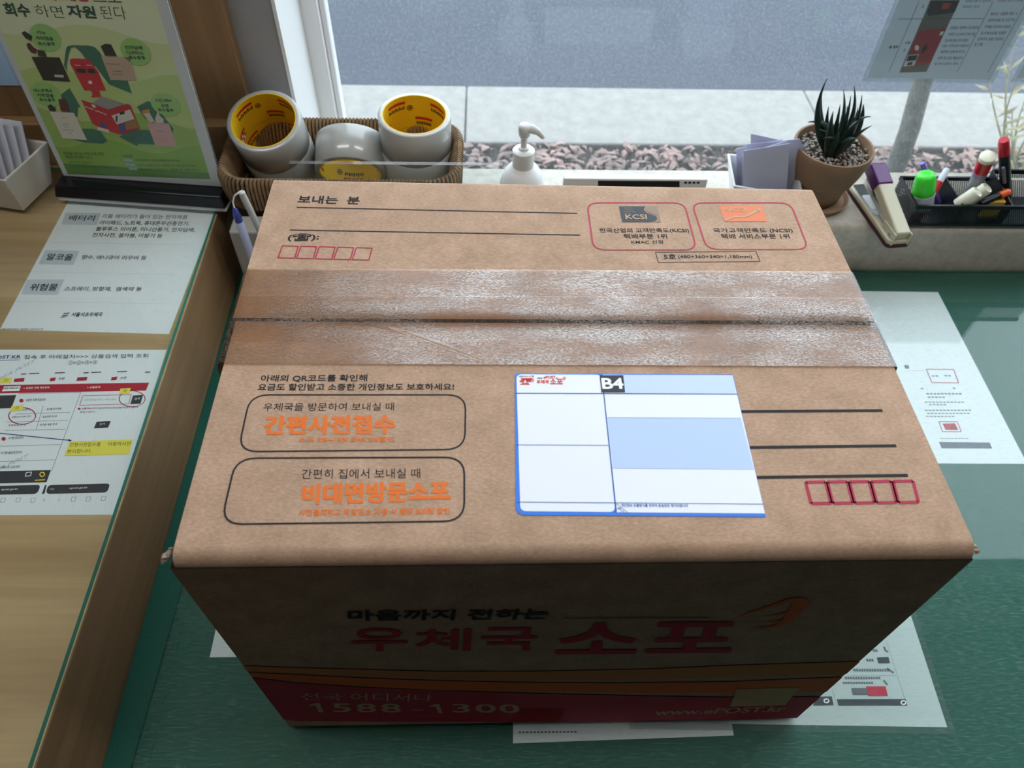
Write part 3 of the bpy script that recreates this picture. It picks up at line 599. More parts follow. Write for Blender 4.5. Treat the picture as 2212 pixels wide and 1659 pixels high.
# --- clear sealing tape
def tape_mat():
    m = bpy.data.materials.new('clear_packing_tape'); m.use_nodes = True; nt = m.node_tree; N = nt.nodes; L = nt.links; N.remove(N['Principled BSDF']); out = N['Material Output']
    tc = N.new('ShaderNodeTexCoord'); mp = N.new('ShaderNodeMapping'); mp.inputs['Scale'].default_value = (.55, 1.5, 1); L.new(tc.outputs['Object'], mp.inputs[0])
    fine = N.new('ShaderNodeTexNoise'); fine.inputs['Scale'].default_value = 620; fine.inputs['Roughness'].default_value = .78; fine.inputs['Detail'].default_value = 9; L.new(mp.outputs[0], fine.inputs[0])
    big = N.new('ShaderNodeTexNoise'); big.inputs['Scale'].default_value = 26; big.inputs['Detail'].default_value = 3; L.new(mp.outputs[0], big.inputs[0])
    vor = N.new('ShaderNodeTexVoronoi'); vor.inputs['Scale'].default_value = 120; L.new(mp.outputs[0], vor.inputs[0])
    ad = N.new('ShaderNodeMath'); ad.operation = 'MULTIPLY_ADD'; L.new(big.outputs['Fac'], ad.inputs[0]); ad.inputs[1].default_value = .8; L.new(fine.outputs['Fac'], ad.inputs[2])
    mr = N.new('ShaderNodeMapRange'); mr.inputs[1].default_value = .80; mr.inputs[2].default_value = 1.0; L.new(ad.outputs[0], mr.inputs[0])     # air pockets under the film
    vb = N.new('ShaderNodeMapRange'); vb.inputs[1].default_value = .22; vb.inputs[2].default_value = .12; L.new(vor.outputs['Distance'], vb.inputs[0])
    vm = N.new('ShaderNodeMapRange'); vm.inputs[1].default_value = .50; vm.inputs[2].default_value = .58; L.new(big.outputs['Fac'], vm.inputs[0])
    vv = N.new('ShaderNodeMath'); vv.operation = 'MULTIPLY'; L.new(vb.outputs[0], vv.inputs[0]); L.new(vm.outputs[0], vv.inputs[1])
    sp_ = N.new('ShaderNodeTexNoise'); sp_.inputs['Scale'].default_value = 900; sp_.inputs['Detail'].default_value = 3; L.new(mp.outputs[0], sp_.inputs[0])
    m3 = N.new('ShaderNodeMapRange'); m3.inputs[1].default_value = .44; m3.inputs[2].default_value = .54; L.new(sp_.outputs['Fac'], m3.inputs[0])
    m4 = N.new('ShaderNodeMath'); m4.operation = 'MULTIPLY'; L.new(mr.outputs[0], m4.inputs[0]); L.new(m3.outputs[0], m4.inputs[1])
    mxm = N.new('ShaderNodeMath'); mxm.operation = 'MAXIMUM'; L.new(m4.outputs[0], mxm.inputs[0]); L.new(vv.outputs[0], mxm.inputs[1])
    tr = N.new('ShaderNodeBsdfTransparent'); tr.inputs[0].default_value = lin((255, 250, 244))
    gl_ = N.new('ShaderNodeBsdfGlossy'); gl_.inputs['Roughness'].default_value = .24
    bp = N.new('ShaderNodeBump'); bp.inputs['Strength'].default_value = .3; bp.inputs['Distance'].default_value = .0002; L.new(fine.outputs['Fac'], bp.inputs['Height']); L.new(bp.outputs[0], gl_.inputs['Normal'])
    df = N.new('ShaderNodeBsdfDiffuse'); df.inputs[0].default_value = lin((214, 200, 186))
    fr = N.new('ShaderNodeFresnel'); fr.inputs[0].default_value = 1.5
    fa = N.new('ShaderNodeMath'); fa.operation = 'MULTIPLY_ADD'; L.new(mxm.outputs[0], fa.inputs[0]); fa.inputs[1].default_value = .17; L.new(fr.outputs[0], fa.inputs[2])
    x1_ = N.new('ShaderNodeMixShader'); L.new(fa.outputs[0], x1_.inputs[0]); L.new(tr.outputs[0], x1_.inputs[1]); L.new(gl_.outputs[0], x1_.inputs[2])
    fb = N.new('ShaderNodeMath'); fb.operation = 'MULTIPLY'; L.new(mxm.outputs[0], fb.inputs[0]); fb.inputs[1].default_value = .14
    x2_ = N.new('ShaderNodeMixShader'); L.new(fb.outputs[0], x2_.inputs[0]); L.new(x1_.outputs[0], x2_.inputs[1]); L.new(df.outputs[0], x2_.inputs[2])
    L.new(x2_.outputs[0], out.inputs[0]); return m
tpm = tape_mat()
def lat(y): # left and right end of a tape row at pixel height y, on the top plane
    t = (y-380)/(1211-380); return (590+(354-590)*t, y), (1755+(2121-1755)*(y-401)/(1192-401), y+7)
def tape(rows, off, sides):
    V = []; F = []; M_ = 60; rnd = random.Random(int(rows[0]))
    R_ = []
    for y_ in rows:
        (xl, yl), (xr, yr) = lat(y_); P_ = Pk if y_ <= 691 else Pt
        R_.append([P_.px(xl+(xr-xl)*s, yl+(yr-yl)*s-3.5, off+rnd.uniform(0, .00012)) for s in np.linspace(.0015, .9985, M_)])
    if sides:
        R2 = []
        for r in R_:
            a, b = r[0], r[-1]; R2.append([a+[-.0035, 0, -.06], a+[-.0035, 0, -.008], a+[-.002, 0, -.001]]+list(r)+[b+[.002, 0, -.001], b+[.0035, 0, -.008], b+[.003, 0, -.06]])
        R_ = R2
    m_ = len(R_[0])
    for r in R_: V += list(r)
    F = [(i*m_+j, (i+1)*m_+j, (i+1)*m_+j+1, i*m_+j+1) for i in range(len(R_)-1) for j in range(m_-1)]
    return obj('tape_strip', V, F, tpm, pc, smooth=True)
tape([584, 610, 640, 665, 689, 700, 720, 742], .0005, True)
tape([642, 665, 689, 700, 720, 742, 765, 790], .0009, True)
wr = MB(); A = [(725, 699), (800, 704), (880, 722), (960, 750), (1038, 783)]; wd = (3, 7, 12, 16, 9)
V = []
for (x, y_), w_ in zip(A, wd): V += [Pt.px(x, y_-w_*.5, .0012), Pt.px(x+2, y_, .0028), Pt.px(x+4, y_+w_*.5, .0012)]
wr.add(V, [(3*i, 3*i+1, 3*i+4, 3*i+3) for i in range(4)]+[(3*i+1, 3*i+2, 3*i+5, 3*i+4) for i in range(4)])
wr.build('tape_wrinkle', glass_mat('tape_fold', (248, 242, 236), 1.5, hbase=.10, hrgb=(205, 190, 175), gl_rough=.15), pc, smooth=True, angle=80)
tq = Ink(Pf, .0007); tq.poly(px=False, pts=clipf([(1128, 1528), (1222, 1530), (1205, 1566), (1093, 1566)])); tq.build('tape_end', glass_mat('tape_tail', (245, 235, 220), 1.5, hbase=.14, hrgb=(190, 150, 150), gl_rough=.2), body)

# ================================================================= papers under the glass
def cr(x0, y0, s): return lambda x, y: (x0+x/s, y0+y/s)
def crow(ink, f, t, x0, x1, yb0, yb1, h, lean, bold=0): return ink.text(t, f(x0+lean, yb0-h), f(x0, yb0), f(x1, yb1), bold)
Pl = Plane((0, 0, LZ), (1, 0, 0), (0, 1, 0))
# 1: list of forbidden items
c = [Pl.px(0, 712), Pl.px(365, 722), Pl.px(465, 462)+[0, .06, 0], Pl.px(135, 455)+[0, .06, 0]]
p1 = tag(sheet('notice_sheet', Pl, c, .0002, PAPER), 'white notice with three grey headings under the wooden counter glass', 'paper')
f = cr(0, 400, 3.95); a = Ink(Pl, .0003)
for q in ([(560, 235), (862, 240), (826, 342), (524, 336)], [(388, 556), (680, 562), (628, 682), (328, 676)], [(232, 806), (548, 806), (494, 938), (180, 934)]): a.fill([f(*p) for p in q])
for (x0, y0, x1, y1) in ((440, 490, 1600, 510), (290, 740, 1490, 764), (140, 994, 1400, 1012)): a.line(f(x0, y0), f(x1, y1), .0004)
a.build('heading_plate', mat('heading_grey', (190, 198, 204), .6, .3), p1)
a = Ink(Pl, .0004); crow(a, f, '배터리', 580, 800, 304, 308, 48, 22, .02); crow(a, f, '알코올', 388, 612, 640, 646, 56, 26, .02); crow(a, f, '위험물', 246, 480, 902, 902, 60, 28, .02)
for t, x0, x1, y0, y1, b_ in (('아이패드, 노트북, 휴대폰무선충전기,', 842, 1612, 340, 350, .012), ('블루투스 이어폰, 미니선풍기, 전자담배,', 812, 1660, 394, 404, .012), ('전자사전, 셀카봉, 이발기 등', 782, 1380, 446, 454, .012),
                              ('향수, 매니큐어 리무버 등', 690, 1244, 636, 642, .012), ('스프레이, 방향제,  염색약 등', 544, 1204, 904, 908, .012), ('서울서초우체국', 604, 868, 1124, 1124, .02)): crow(a, f, t, x0, x1, y0, y1, 38, 16, b_)
crow(a, f, '서울서초우체국 / 송달팀 / 2019-07-23', 4, 368, 1236, 1236, 14, 6, 0); a.build('lettering', INK, p1)
a = Ink(Pl, .0004); crow(a, f, '리튬 배터리가 들어 있는 전자제품', 868, 1596, 284, 292, 36, 16, 0.01)
a.fill([f(*p) for p in ((545, 1092), (598, 1088), (590, 1100), (540, 1104))]); a.fill([f(*p) for p in ((534, 1110), (586, 1106), (576, 1120), (528, 1124))]); a.line(f(515, 1130), f(560, 1128), .001); a.build('faded_lettering', INKG, p1)
# 2: sheet of phone screenshots
c = [Pl.px(245, 1112)-[.297, 0, 0], Pl.px(245, 1112), Pl.px(360, 756), Pl.px(360, 756)-[.297, 0, 0]]
p2 = tag(sheet('notice_sheet', Pl, c, .0002, PAPER), 'white guide sheet with phone screenshots and a yellow note under the wooden counter glass', 'paper')
f = cr(0, 720, 3.95); a = Ink(Pl, .0003)
DR = mat('dark_red_print', (168, 32, 52), .6, .3); YEL = mat('yellow_note_print', (226, 214, 84), .6, .3); NAVY = mat('navy_print', (50, 62, 130), .6, .3)
a.fill([f(*p) for p in ((-300, 448), (1274, 422), (1246, 490), (-320, 520))])
for q in ([(125, 388), (212, 382), (204, 414), (118, 418)], [(662, 378), (748, 372), (738, 404), (652, 408)], [(430, 384), (478, 378), (470, 406), (424, 412)], [(954, 376), (1004, 370), (994, 400), (946, 404)]): a.fill([f(*p) for p in q])
a.ring(f(1128, 560), 28, 17, .0009); a.ring(f(190, 706), 29, 18, .0010); a.disc(f(184, 576), 4.6, 4.2); a.disc(f(32, 902), 4.6, 4.2); a.disc(f(676, 646), 3, 2.4)
a.frame([f(708, 534), f(1122, 524), f(1098, 604), f(680, 616)], .0006); crow(a, f, '상품명(HS코드)', 692, 850, 654, 648, 18, 6, .01); a.build('red_print', DR, p2)
a = Ink(Pl, .00045); f_y = [[(12, 386), (104, 380), (94, 424), (0, 430)], [(100, 622), (206, 612), (190, 660), (86, 668)], [(1028, 474), (1118, 468), (1106, 512), (1018, 520)], [(594, 924), (1136, 908), (1102, 1034), (550, 1048)]]
for q in f_y: a.fill([f(*p) for p in q])
a.build('yellow_note', YEL, p2)
a = Ink(Pl, .0003)
for q in ([(-300, 540), (140, 528), (100, 640), (-300, 652)], [(1136, 532), (1222, 526), (1200, 602), (1112, 606)], [(826, 756), (946, 750), (924, 806), (802, 812)], [(-300, 1184), (436, 1168), (398, 1272), (-300, 1290)]): a.fill([f(*p) for p in q])
a.rfill([f(410, 1296), f(942, 1282), f(916, 1360), f(392, 1372)], .004); a.rfill([f(-300, 1310), f(350, 1294), f(318, 1372), f(-300, 1384)], .004); a.fill([f(*p) for p in ((384, 1298), (400, 1294), (382, 1368), (356, 1376))]); a.build('dark_panel', mat('charcoal_print', (52, 54, 58), .6, .3), p2)
a = Ink(Pl, .0005); crow(a, f, '접속 후 아래절차>>> 상품검색 입력 조회', 204, 1264, 222, 210, 34, 8, .0); crow(a, f, '①>②>③>④', 582, 828, 270, 266, 34, 6, 0)
for t, x0, x1, y0, y1, h in (('간편사전접수를', 594, 858, 970, 966, 34), ('이용하시면', 922, 1112, 964, 960, 34), ('편리합니다..', 572, 792, 1028, 1022, 34), ('유용한 국제 특송정보', 218, 388, 584, 578, 22), ('국가별 통관정보', 68, 200, 906, 900, 20), ('국가별 발송조건안내', 6, 186, 1034, 1028, 22), ('국제우편 요금조회', 0, 164, 1158, 1150, 22),
    ('국가별 정보', 190, 262, 664, 658, 18), ('국가별 접수정보', 394, 524, 660, 652, 18), ('상품(HSCODE) 검색', 100, 260, 726, 720, 18), ('발송제한 리스트', 364, 486, 724, 718, 18), ('우편요금 안내', 70, 216, 796, 790, 18), ('국가별 세율 안내', 336, 484, 792, 786, 18), ('를 검색하시면 상세 결과를 확인할 수 있습니다', 852, 1180, 648, 640, 16), ('확인할 수 있습니다.', 682, 812, 682, 678, 16),
    ('우편', 498, 550, 402, 398, 22), ('우편', 1024, 1076, 396, 392, 22), ('②', 34, 70, 414, 412, 24), ('③', 126, 162, 652, 650, 24), ('④', 1050, 1084, 504, 502, 24)): crow(a, f, t, x0, x1, y0, y1, h, 6, 0)
for x0, y0 in ((182, 350), (714, 340), (1240, 334)): a.line(f(x0, y0), f(x0+44, y0-2), .0012)
for x0, y0 in ((250, 346), (470, 340), (780, 336), (1000, 330)): a.line(f(x0, y0), f(x0+86, y0-3), .0011)
a.build('lettering', INK, p2)
a = Ink(Pl, .0003); crow(a, f, 'KOREA POST', -130, 290, 470, 250, 36, 20, 0); crow(a, f, 'KOREA POST', -190, 230, 1260, 1060, 36, 20, 0)
for q in ([(160, 516), (690, 506)], [(690, 506), (440, 1180)], [(130, 690), (600, 676)], [(60, 760), (580, 744)], [(40, 830), (560, 820)], [(0, 965), (520, 950)], [(0, 1095), (470, 1080)]): a.line(f(*q[0]), f(*q[1]), .0007)
a.line(f(370, 620), f(310, 820), .0006)
for x0, y0 in ((30, 1424), (160, 1422), (286, 1424), (632, 1416), (758, 1414), (888, 1410)): a.frame([f(x0-18, y0-16), f(x0+18, y0-18), f(x0+10, y0+18), f(x0-24, y0+20)], .0006)
for x0, y0 in ((380, 1420), (506, 1420)): a.path([f(x0+8, y0-14), f(x0-10, y0), f(x0+2, y0+14)], .0006)
crow(a, f, '상품명(한글/영어) / HSCODE', 712, 986, 582, 576, 22, 6, 0); a.build('pale_lettering', mat('pale_print', (158, 164, 172), .7, .2), p2)
a = Ink(Pl, .0005); crow(a, f, 'EPOST.KR', -95, 176, 222, 216, 28, 8, .02); a.line(f(-100, 236), f(172, 228), .0005); a.line(f(-60, 848), f(606, 916), .0009); a.fill([f(*p) for p in ((586, 902), (616, 918), (588, 926))]); a.build('blue_print', NAVY, p2)
a = Ink(Pl, .0005); crow(a, f, '> 유용한 국제 특송정보', 200, 424, 480, 472, 18, 5, .01); crow(a, f, '> 상품검색', 742, 854, 474, 470, 18, 5, .01); crow(a, f, '검색', 1146, 1192, 572, 568, 20, 5, .0); crow(a, f, '닫기', 852, 894, 786, 784, 16, 4, .0); crow(a, f, 'epost.go.kr', 592, 748, 1336, 1330, 22, 6, .0); crow(a, f, 'epost.go.kr', 10, 154, 1348, 1342, 22, 6, .0); crow(a, f, '가가', 424, 462, 1342, 1340, 18, 5, 0)
a.fill([f(*p) for p in ((36, 456), (180, 452), (166, 494), (18, 498))]); a.frame([f(226, 1190), f(272, 1186), f(262, 1218), f(218, 1222)], .0007); a.build('white_print', WHT, p2)
a = Ink(Pl, .0006); crow(a, f, '유용한국제특송정보', 26, 164, 482, 478, 18, 5, .02); a.build('tab_lettering', INK, p2)
a = Ink(Pl, .0005); a.ring(f(362, 1206), 5, 4.5, .0010); a.line(f(300, 1256), f(386, 1252), .001); a.build('yellow_icon', mat('bright_yellow_print', (230, 205, 40), .6, .3), p2)
# sheets on the green mat
Pg = Plane((0, 0, GT), (1, 0, 0), (0, 1, 0))
lam = glass_mat('laminate_film', (250, 252, 251), 1.45, hbase=.06, hrgb=(222, 228, 226))
tr_ = Pg.px(2026, 631); dn = Pg.px(2212, 989)-tr_; dn /= np.linalg.norm(dn); lf_ = np.array([-1, .01, 0])
c = [tr_+dn*.297+lf_*.21, tr_+dn*.297, tr_, tr_+lf_*.21]
p3 = tag(sheet('notice_sheet', Pg, c, .0002, PAPER), 'white printed sheet under the green counter glass, beside the right edge of the parcel', 'paper')
f = cr(1820, 560, 3.32); a = Ink(Pg, .0004)
for (x0, y0, x1, y1, w_) in ((600, 966, 866, 968, .0022), (610, 990, 742, 992, .0018), (590, 1026, 888, 1028, .0016), (620, 1044, 764, 1046, .0014), (590, 1084, 930, 1086, .0016), (606, 1106, 930, 1108, .0016), (600, 1128, 826, 1130, .0014), (460, 800, 600, 802, .0004), (640, 838, 700, 836, .002), (730, 836, 800, 836, .002), (560, 928, 600, 930, .002), (790, 926, 836, 926, .002), (700, 1286, 930, 1288, .0008)):
    d_ = (x1-x0)/26; [a.line(f(x0+i*26, y0), f(x0+i*26+19, y0+1), w_) for i in range(int(d_))]
a.build('lettering', INKG, p3)
a = Ink(Pg, .0004); a.fill([f(*p) for p in ((440, 760), (472, 760), (478, 786), (448, 786))]); a.fill([f(*p) for p in ((690, 1312), (1054, 1316), (1072, 1358), (710, 1356))]); a.build('dark_panel', mat('slate_panel_print', (86, 92, 108), .6, .3), p3)
a = Ink(Pg, .0004); a.frame([f(600, 790), f(796, 792), f(832, 888), f(640, 886)], .0012); a.frame([f(690, 1166), f(822, 1166), f(850, 1238), f(716, 1238)], .0009); a.fill([f(*p) for p in ((716, 1180), (806, 1178), (828, 1226), (738, 1224))]); a.build('red_print', DR, p3)
br = Pg.px(2046, 1571); u_ = Pg.px(1720, 1566)-br; u_ /= np.linalg.norm(u_); v_ = Pg.px(1969, 1334)-br; v_ /= np.linalg.norm(v_)
c = [br+u_*.297, br, br+v_*.21, br+u_*.297+v_*.21]; e_ = .006
p4 = thing('laminated_sheet', br, 'laminated white screenshot sheet under the green counter glass, by the parcel\'s front right corner', 'paper')
sheet('printed_page', Pg, c, .0002, PAPER, p4)
lp_ = [br+u_*.303-v_*e_, br-u_*e_-v_*e_, br-u_*e_+v_*.216, br+u_*.303+v_*.216]
sheet('film', Pg, lp_, .0001, lam, p4, off=.0003)
f = cr(1700, 1300, 4.32); a = Ink(Pg, .00055)
for x0, x1, y0, y1, w_ in ((740, 830, 545, 548, .004), (620, 960, 638, 648, .004), (540, 880, 712, 716, .0035), (520, 830, 756, 760, .003), (800, 870, 455, 455, .004)): [a.line(f(x0+i*24, y0), f(x0+i*24+17, y0), w_*.6) for i in range(int((x1-x0)/24))]
a.path([f(905, 420), f(915, 450), f(940, 470)], .0016); a.path([f(930, 620), f(960, 640), f(995, 664)], .0016); a.path([f(900, 730), f(915, 750), f(935, 775)], .0016)
a.build('lettering', INKG, p4)
a = Ink(Pg, .00055); a.line(f(930, 370), f(1120, 968), .0005); a.line(f(560, 690), f(1020, 686), .0004); a.line(f(425, 820), f(470, 970), .0005); a.build('rule', INKL, p4)
a = Ink(Pg, .00055)
for q in ([(836, 520), (944, 516), (960, 572), (852, 574)], [(280, 886), (416, 884), (434, 966), (240, 968)], [(464, 910), (1106, 908), (1120, 968), (480, 968)]): a.fill([f(*p) for p in q])
a.build('dark_panel', mat('screen_charcoal', (66, 70, 78), .6, .3), p4)
a = Ink(Pg, .00055); a.fill([f(*p) for p in ((598, 806), (736, 806), (756, 868), (614, 868))]); a.build('grey_button', INKG, p4)
a = Ink(Pg, .00055); a.fill([f(*p) for p in ((736, 790), (918, 790), (940, 880), (756, 880))]); a.build('red_button', mat('button_red', (196, 52, 72), .6, .3), p4)
a = Ink(Pg, .0007); a.ring(f(366, 926), 5, 4, .0012); a.ring(f(1084, 942), 5, 4, .0012); a.build('button_icon', WHT, p4)
bl_, br_ = Pg.px(1108, 1606), Pg.px(1585, 1589); c = [bl_, br_, br_+[.005, .20, 0], bl_+[.005, .20, 0]]
p5 = tag(sheet('notice_sheet', Pg, c, .0002, PAPER, off=.0002), 'white sheet peeking out from under the front of the parcel', 'paper')
a = Ink(Pg, .0006); [a.line((1120+i*8, 1582.5-i*.1), (1125.5+i*8, 1582.5-i*.1), .0015) for i in range(16)]; a.build('lettering', INKG, p5)
bl_ = Pg.px(453, 1420); c = [bl_, bl_+[.10, .0, 0], bl_+[.10, .148, 0], bl_+[-.002, .148, 0]]
tag(sheet('notice_sheet', Pg, c, .0002, PAPER), 'small white paper corner showing left of the parcel on the green mat', 'paper')

# ================================================================= poster stand
yaw, lean = -.0986, .0508
pu = np.array([math.cos(yaw), math.sin(yaw), 0]); pback = np.array([-math.sin(yaw), math.cos(yaw), 0]); pv = np.array([0, 0, math.cos(lean)])+pback*math.sin(lean)
po_ = np.array([-.611, .6487, .134]); PW, PH = .2136, .305
ps = thing('poster_stand', (po_[0]+.1, po_[1], LG), 'clear acrylic stand with black base holding a green recycling poster', 'sign stand')
acr = glass_mat('clear_acrylic', (250, 252, 252), 1.49, hbase=.02, hrgb=(230, 230, 230)); acre = glass_mat('acrylic_edge', (235, 242, 242), 1.49, hbase=.16, hrgb=(205, 205, 205))
def pbox(u0, u1, v0, v1, n0, n1): # box in the poster frame (n towards the camera)
    return [po_+pu*u+pv*v-pback*n for n in (n0, n1) for u, v in ((u0, v0), (u1, v0), (u1, v1), (u0, v1))]
PF = [(0, 1, 2, 3), (7, 6, 5, 4)]; PE = [(4, 5, 1, 0), (5, 6, 2, 1), (6, 7, 3, 2), (7, 4, 0, 3)]
for n0, n1 in ((.0004, .0032), (-.0034, -.0006)):
    V = pbox(0, PW, 0, PH, n0, n1); obj('acrylic_sheet', V, [tuple(reversed(x)) for x in PF], acr, ps); obj('acrylic_edge', V, [tuple(reversed(x)) for x in PE], acre, ps)
blk = mat('gloss_black_plastic', (18, 19, 24), .18, .5)
def lbox(u0, u1, n0, n1, z0, z1, tp=0):
    b0 = [po_*[1, 1, 0]+pu*u-pback*n+np.array([0, 0, z0]) for u, n in ((u0, n1), (u1, n1), (u1, n0), (u0, n0))]
    b1 = [po_*[1, 1, 0]+pu*u-pback*n+np.array([0, 0, z1]) for u, n in ((u0+tp, n1-tp), (u1-tp, n1-tp), (u1-tp, n0+tp), (u0+tp, n0+tp))]
    return b0+b1
obj('base', lbox(-.008, PW+.006, -.045, .024, LG+.006, LG+.0225, .004), HEX, blk, ps, bevel=.002)
obj('base_plate', lbox(-.006, PW+.005, -.044, .022, LG, LG+.006), HEX, pvc, ps, bevel=.0015)
Pp = Plane(po_, pu, pv)
pst = obj('poster', pbox(.001, PW-.001, .002, PH-.004, -.0004, .0002), [tuple(reversed(x)) for x in PF+PE], paper_mat('poster_white', (226, 226, 228), .1), ps)
f = cr(0, 0, 3.95); Op = .00025
uvp = lambda x, y: Pp.inv(Pp.px(*f(x, y)))
ul, vb_ = uvp(580, 1482); ur, vb2 = uvp(1798, 1528); top = PH-.014
bands = [((226, 230, 188), 1.01, 0), ((236, 238, 202), .80, 1), ((218, 226, 168), .66, 2), ((196, 214, 136), .48, 3), ((164, 194, 104), .30, 4), ((134, 174, 80), .165, 5), ((88, 138, 60), .055, 6)]
for (rgb, hgt, i) in bands:
    H_ = top-vb_; pts = [(ul, vb_), (ur, vb2)]; n_w = 26
    for t in np.linspace(1, 0, n_w): pts.append((ul+(ur-ul)*t, vb_+H_*min(1, hgt+(0 if i in (0, 6) else .028*math.sin(t*(5+i)+i*2.1)))))
    k_ = Ink(Pp, Op+.00003*i); k_.poly(pts, px=False); k_.build('hill_band', mat('poster_green_%d' % i, rgb, .5, .3), pst)
OQ = Op+.0003; DG = mat('poster_dark_green', (44, 84, 70), .5, .3)
a = Ink(Pp, OQ)
a.text('회수', f(14, 18), f(60, 136), f(276, 146), .035); a.text('하면', f(282, 36), f(318, 140), f(556, 154), -.012); a.text('자원', f(560, 36), f(592, 146), f(832, 160), .035); a.text('된다', f(842, 46), f(872, 158), f(1088, 166), -.012); a.text('으로', f(760, -86), f(800, 12), f(1042, 20), .0)
a.build('headline', DG, pst)
a = Ink(Pp, OQ); a.text('우체통', f(380, -96), f(420, 4), f(778, 14), .035); a.build('headline', mat('poster_red', (190, 46, 70), .5, .3), pst)
# arrows
a = Ink(Pp, OQ+.0001); AR = mat('poster_arrow_green', (54, 110, 92), .5, .3)
a.fill([f(*p) for p in ((548, 560), (556, 480), (566, 410), (580, 392), (620, 384), (760, 386), (810, 400), (850, 440), (890, 500), (945, 620), (1005, 680), (1090, 686), (1128, 796), (1040, 760), (930, 716), (880, 650), (820, 570), (740, 510), (690, 440), (640, 400), (606, 408), (586, 470), (572, 560), (580, 610))])
a.fill([f(*p) for p in ((494, 826), (596, 750), (692, 916), (668, 910), (664, 1000), (600, 960), (552, 1000), (520, 930), (530, 824))])
a.fill([f(*p) for p in ((1020, 1166), (1110, 1090), (1130, 1104), (1290, 1110), (1340, 1232), (1180, 1226), (1172, 1246))]); a.fill([f(*p) for p in ((690, 1096), (800, 1098), (860, 1120), (920, 1200), (880, 1222), (720, 1212), (640, 1190))])
a.fill([f(*p) for p in ((1170, 910), (1260, 860), (1300, 870), (1370, 950), (1484, 1100), (1470, 1140), (1420, 1050), (1240, 1010))]); a.build('recycling_arrow', AR, pst)
# bags and pictured items
def pp(name, q, rgb, z=2):
    k_ = Ink(Pp, OQ+.0001*z); [k_.fill([f(*p) for p in x]) for x in q]; k_.build(name, mat('poster_tone_%d_%d_%d' % rgb, rgb, .5, .3), pst)
pp('dark_bag_picture', [[(270, 482), (510, 488), (602, 694), (372, 682)]], (38, 40, 34))
pp('taupe_bag_picture', [[(866, 478), (1110, 486), (1170, 684), (946, 680)]], (190, 164, 144)); pp('grey_bag_picture', [[(426, 950), (632, 960), (744, 1192), (536, 1178)]], (214, 206, 192)); pp('rose_bag_picture', [[(1256, 1048), (1444, 1052), (1512, 1250), (1330, 1244)]], (200, 160, 156))
pp('red_sign_picture', [[(598, 506), (622, 496), (750, 500), (790, 540), (840, 610), (906, 770), (722, 770), (600, 540)], [(780, 770), (850, 774), (866, 826), (776, 826), (792, 808)]], (196, 42, 56))
pp('red_stall_picture', [[(694, 846), (800, 884), (924, 930), (1086, 884), (1116, 896), (1150, 980), (1200, 1096), (1024, 1146), (850, 1088), (790, 1050)]], (188, 40, 54)); pp('stall_counter_picture', [[(790, 876), (874, 822), (1066, 886), (930, 932)]], (150, 146, 144), 3); pp('stall_window_picture', [[(954, 984), (1112, 930), (1150, 1010), (1000, 1060)]], (206, 202, 196), 3)
pp('stall_parcel_picture', [[(1068, 1046), (1160, 1006), (1196, 1090), (1078, 1106)]], (158, 112, 72), 4); pp('stall_blue_picture', [[(1014, 1060), (1064, 1046), (1080, 1104), (1030, 1130)], [(850, 1030), (900, 1050), (916, 1086), (870, 1080)]], (60, 84, 140), 4)
pp('stall_bench_picture', [[(834, 1078), (930, 1104), (936, 1132), (838, 1104)], [(780, 886), (806, 890), (826, 912), (800, 916)]], (214, 210, 206), 4)
pp('capsule_picture', [[(186, 278), (214, 262), (280, 306), (272, 348), (220, 322)], [(320, 422), (380, 430), (404, 480), (330, 474)], [(650, 580), (730, 584), (736, 622), (660, 614)], [(748, 582), (810, 588), (822, 624), (758, 618)], [(862, 392), (900, 370), (950, 376), (1000, 476), (900, 472)], [(408, 900), (440, 886), (486, 930), (470, 950), (424, 940)], [(990, 990), (1006, 980), (1004, 1040), (988, 1030)], [(1020, 956), (1064, 944), (1068, 968), (1028, 978)]], (44, 48, 48), 4)
pp('coffee_picture', [[(228, 370), (256, 364), (290, 400), (320, 420), (310, 456), (270, 446), (240, 410)], [(500, 846), (560, 838), (582, 880), (600, 950), (520, 940), (510, 890)]], (92, 44, 48), 4); pp('tube_picture', [[(1220, 966), (1276, 956), (1320, 1030), (1286, 1044)], [(1326, 1010), (1348, 946), (1364, 980), (1400, 1016), (1396, 1050), (1336, 1046)], [(468, 634), (546, 638), (546, 658), (470, 654)]], (204, 196, 186), 4); pp('tube_cap_picture', [[(1214, 940), (1276, 924), (1282, 956), (1222, 970)]], (200, 144, 70), 5)
a = Ink(Pp, OQ+.0006)
a.text('POST OFFICE', f(728, 900), f(736, 912), f(916, 980), .03); [a.line(f(640+i*100, 552), f(690+i*100, 554), .0006) for i in range(2)]; a.fill([f(*p) for p in ((755, 688), (784, 684), (792, 712), (764, 714))]); a.build('white_lettering', WHT, pst)
a = Ink(Pp, OQ+.0005)
for x0, y0, n in ((910, 540, 5), (960, 604, 4), (960, 628, 4), (530, 1000, 2), (540, 1056, 2), (548, 1078, 2), (540, 1104, 4), (596, 1130, 1), (1340, 1116, 3)): [a.line(f(x0+i*24, y0+i), f(x0+i*24+17, y0+i+1), .0007) for i in range(n)]
a.build('bag_lettering', INKG, pst)
for (cx, cy, rx, ry) in ((388, 318, 128, 118), (1158, 440, 124, 116), (398, 802, 124, 106), (1416, 890, 124, 98)):
    k_ = Ink(Pp, OQ+.0002); k_.poly([f(cx+rx*math.cos(t)+.35*ry*math.sin(t), cy+ry*math.sin(t)) for t in np.linspace(0, 2*PI, 28)[:-1]]); k_.build('bubble', mat('poster_bubble', (150, 194, 116), .5, .3), pst)
a = Ink(Pp, OQ+.0005)
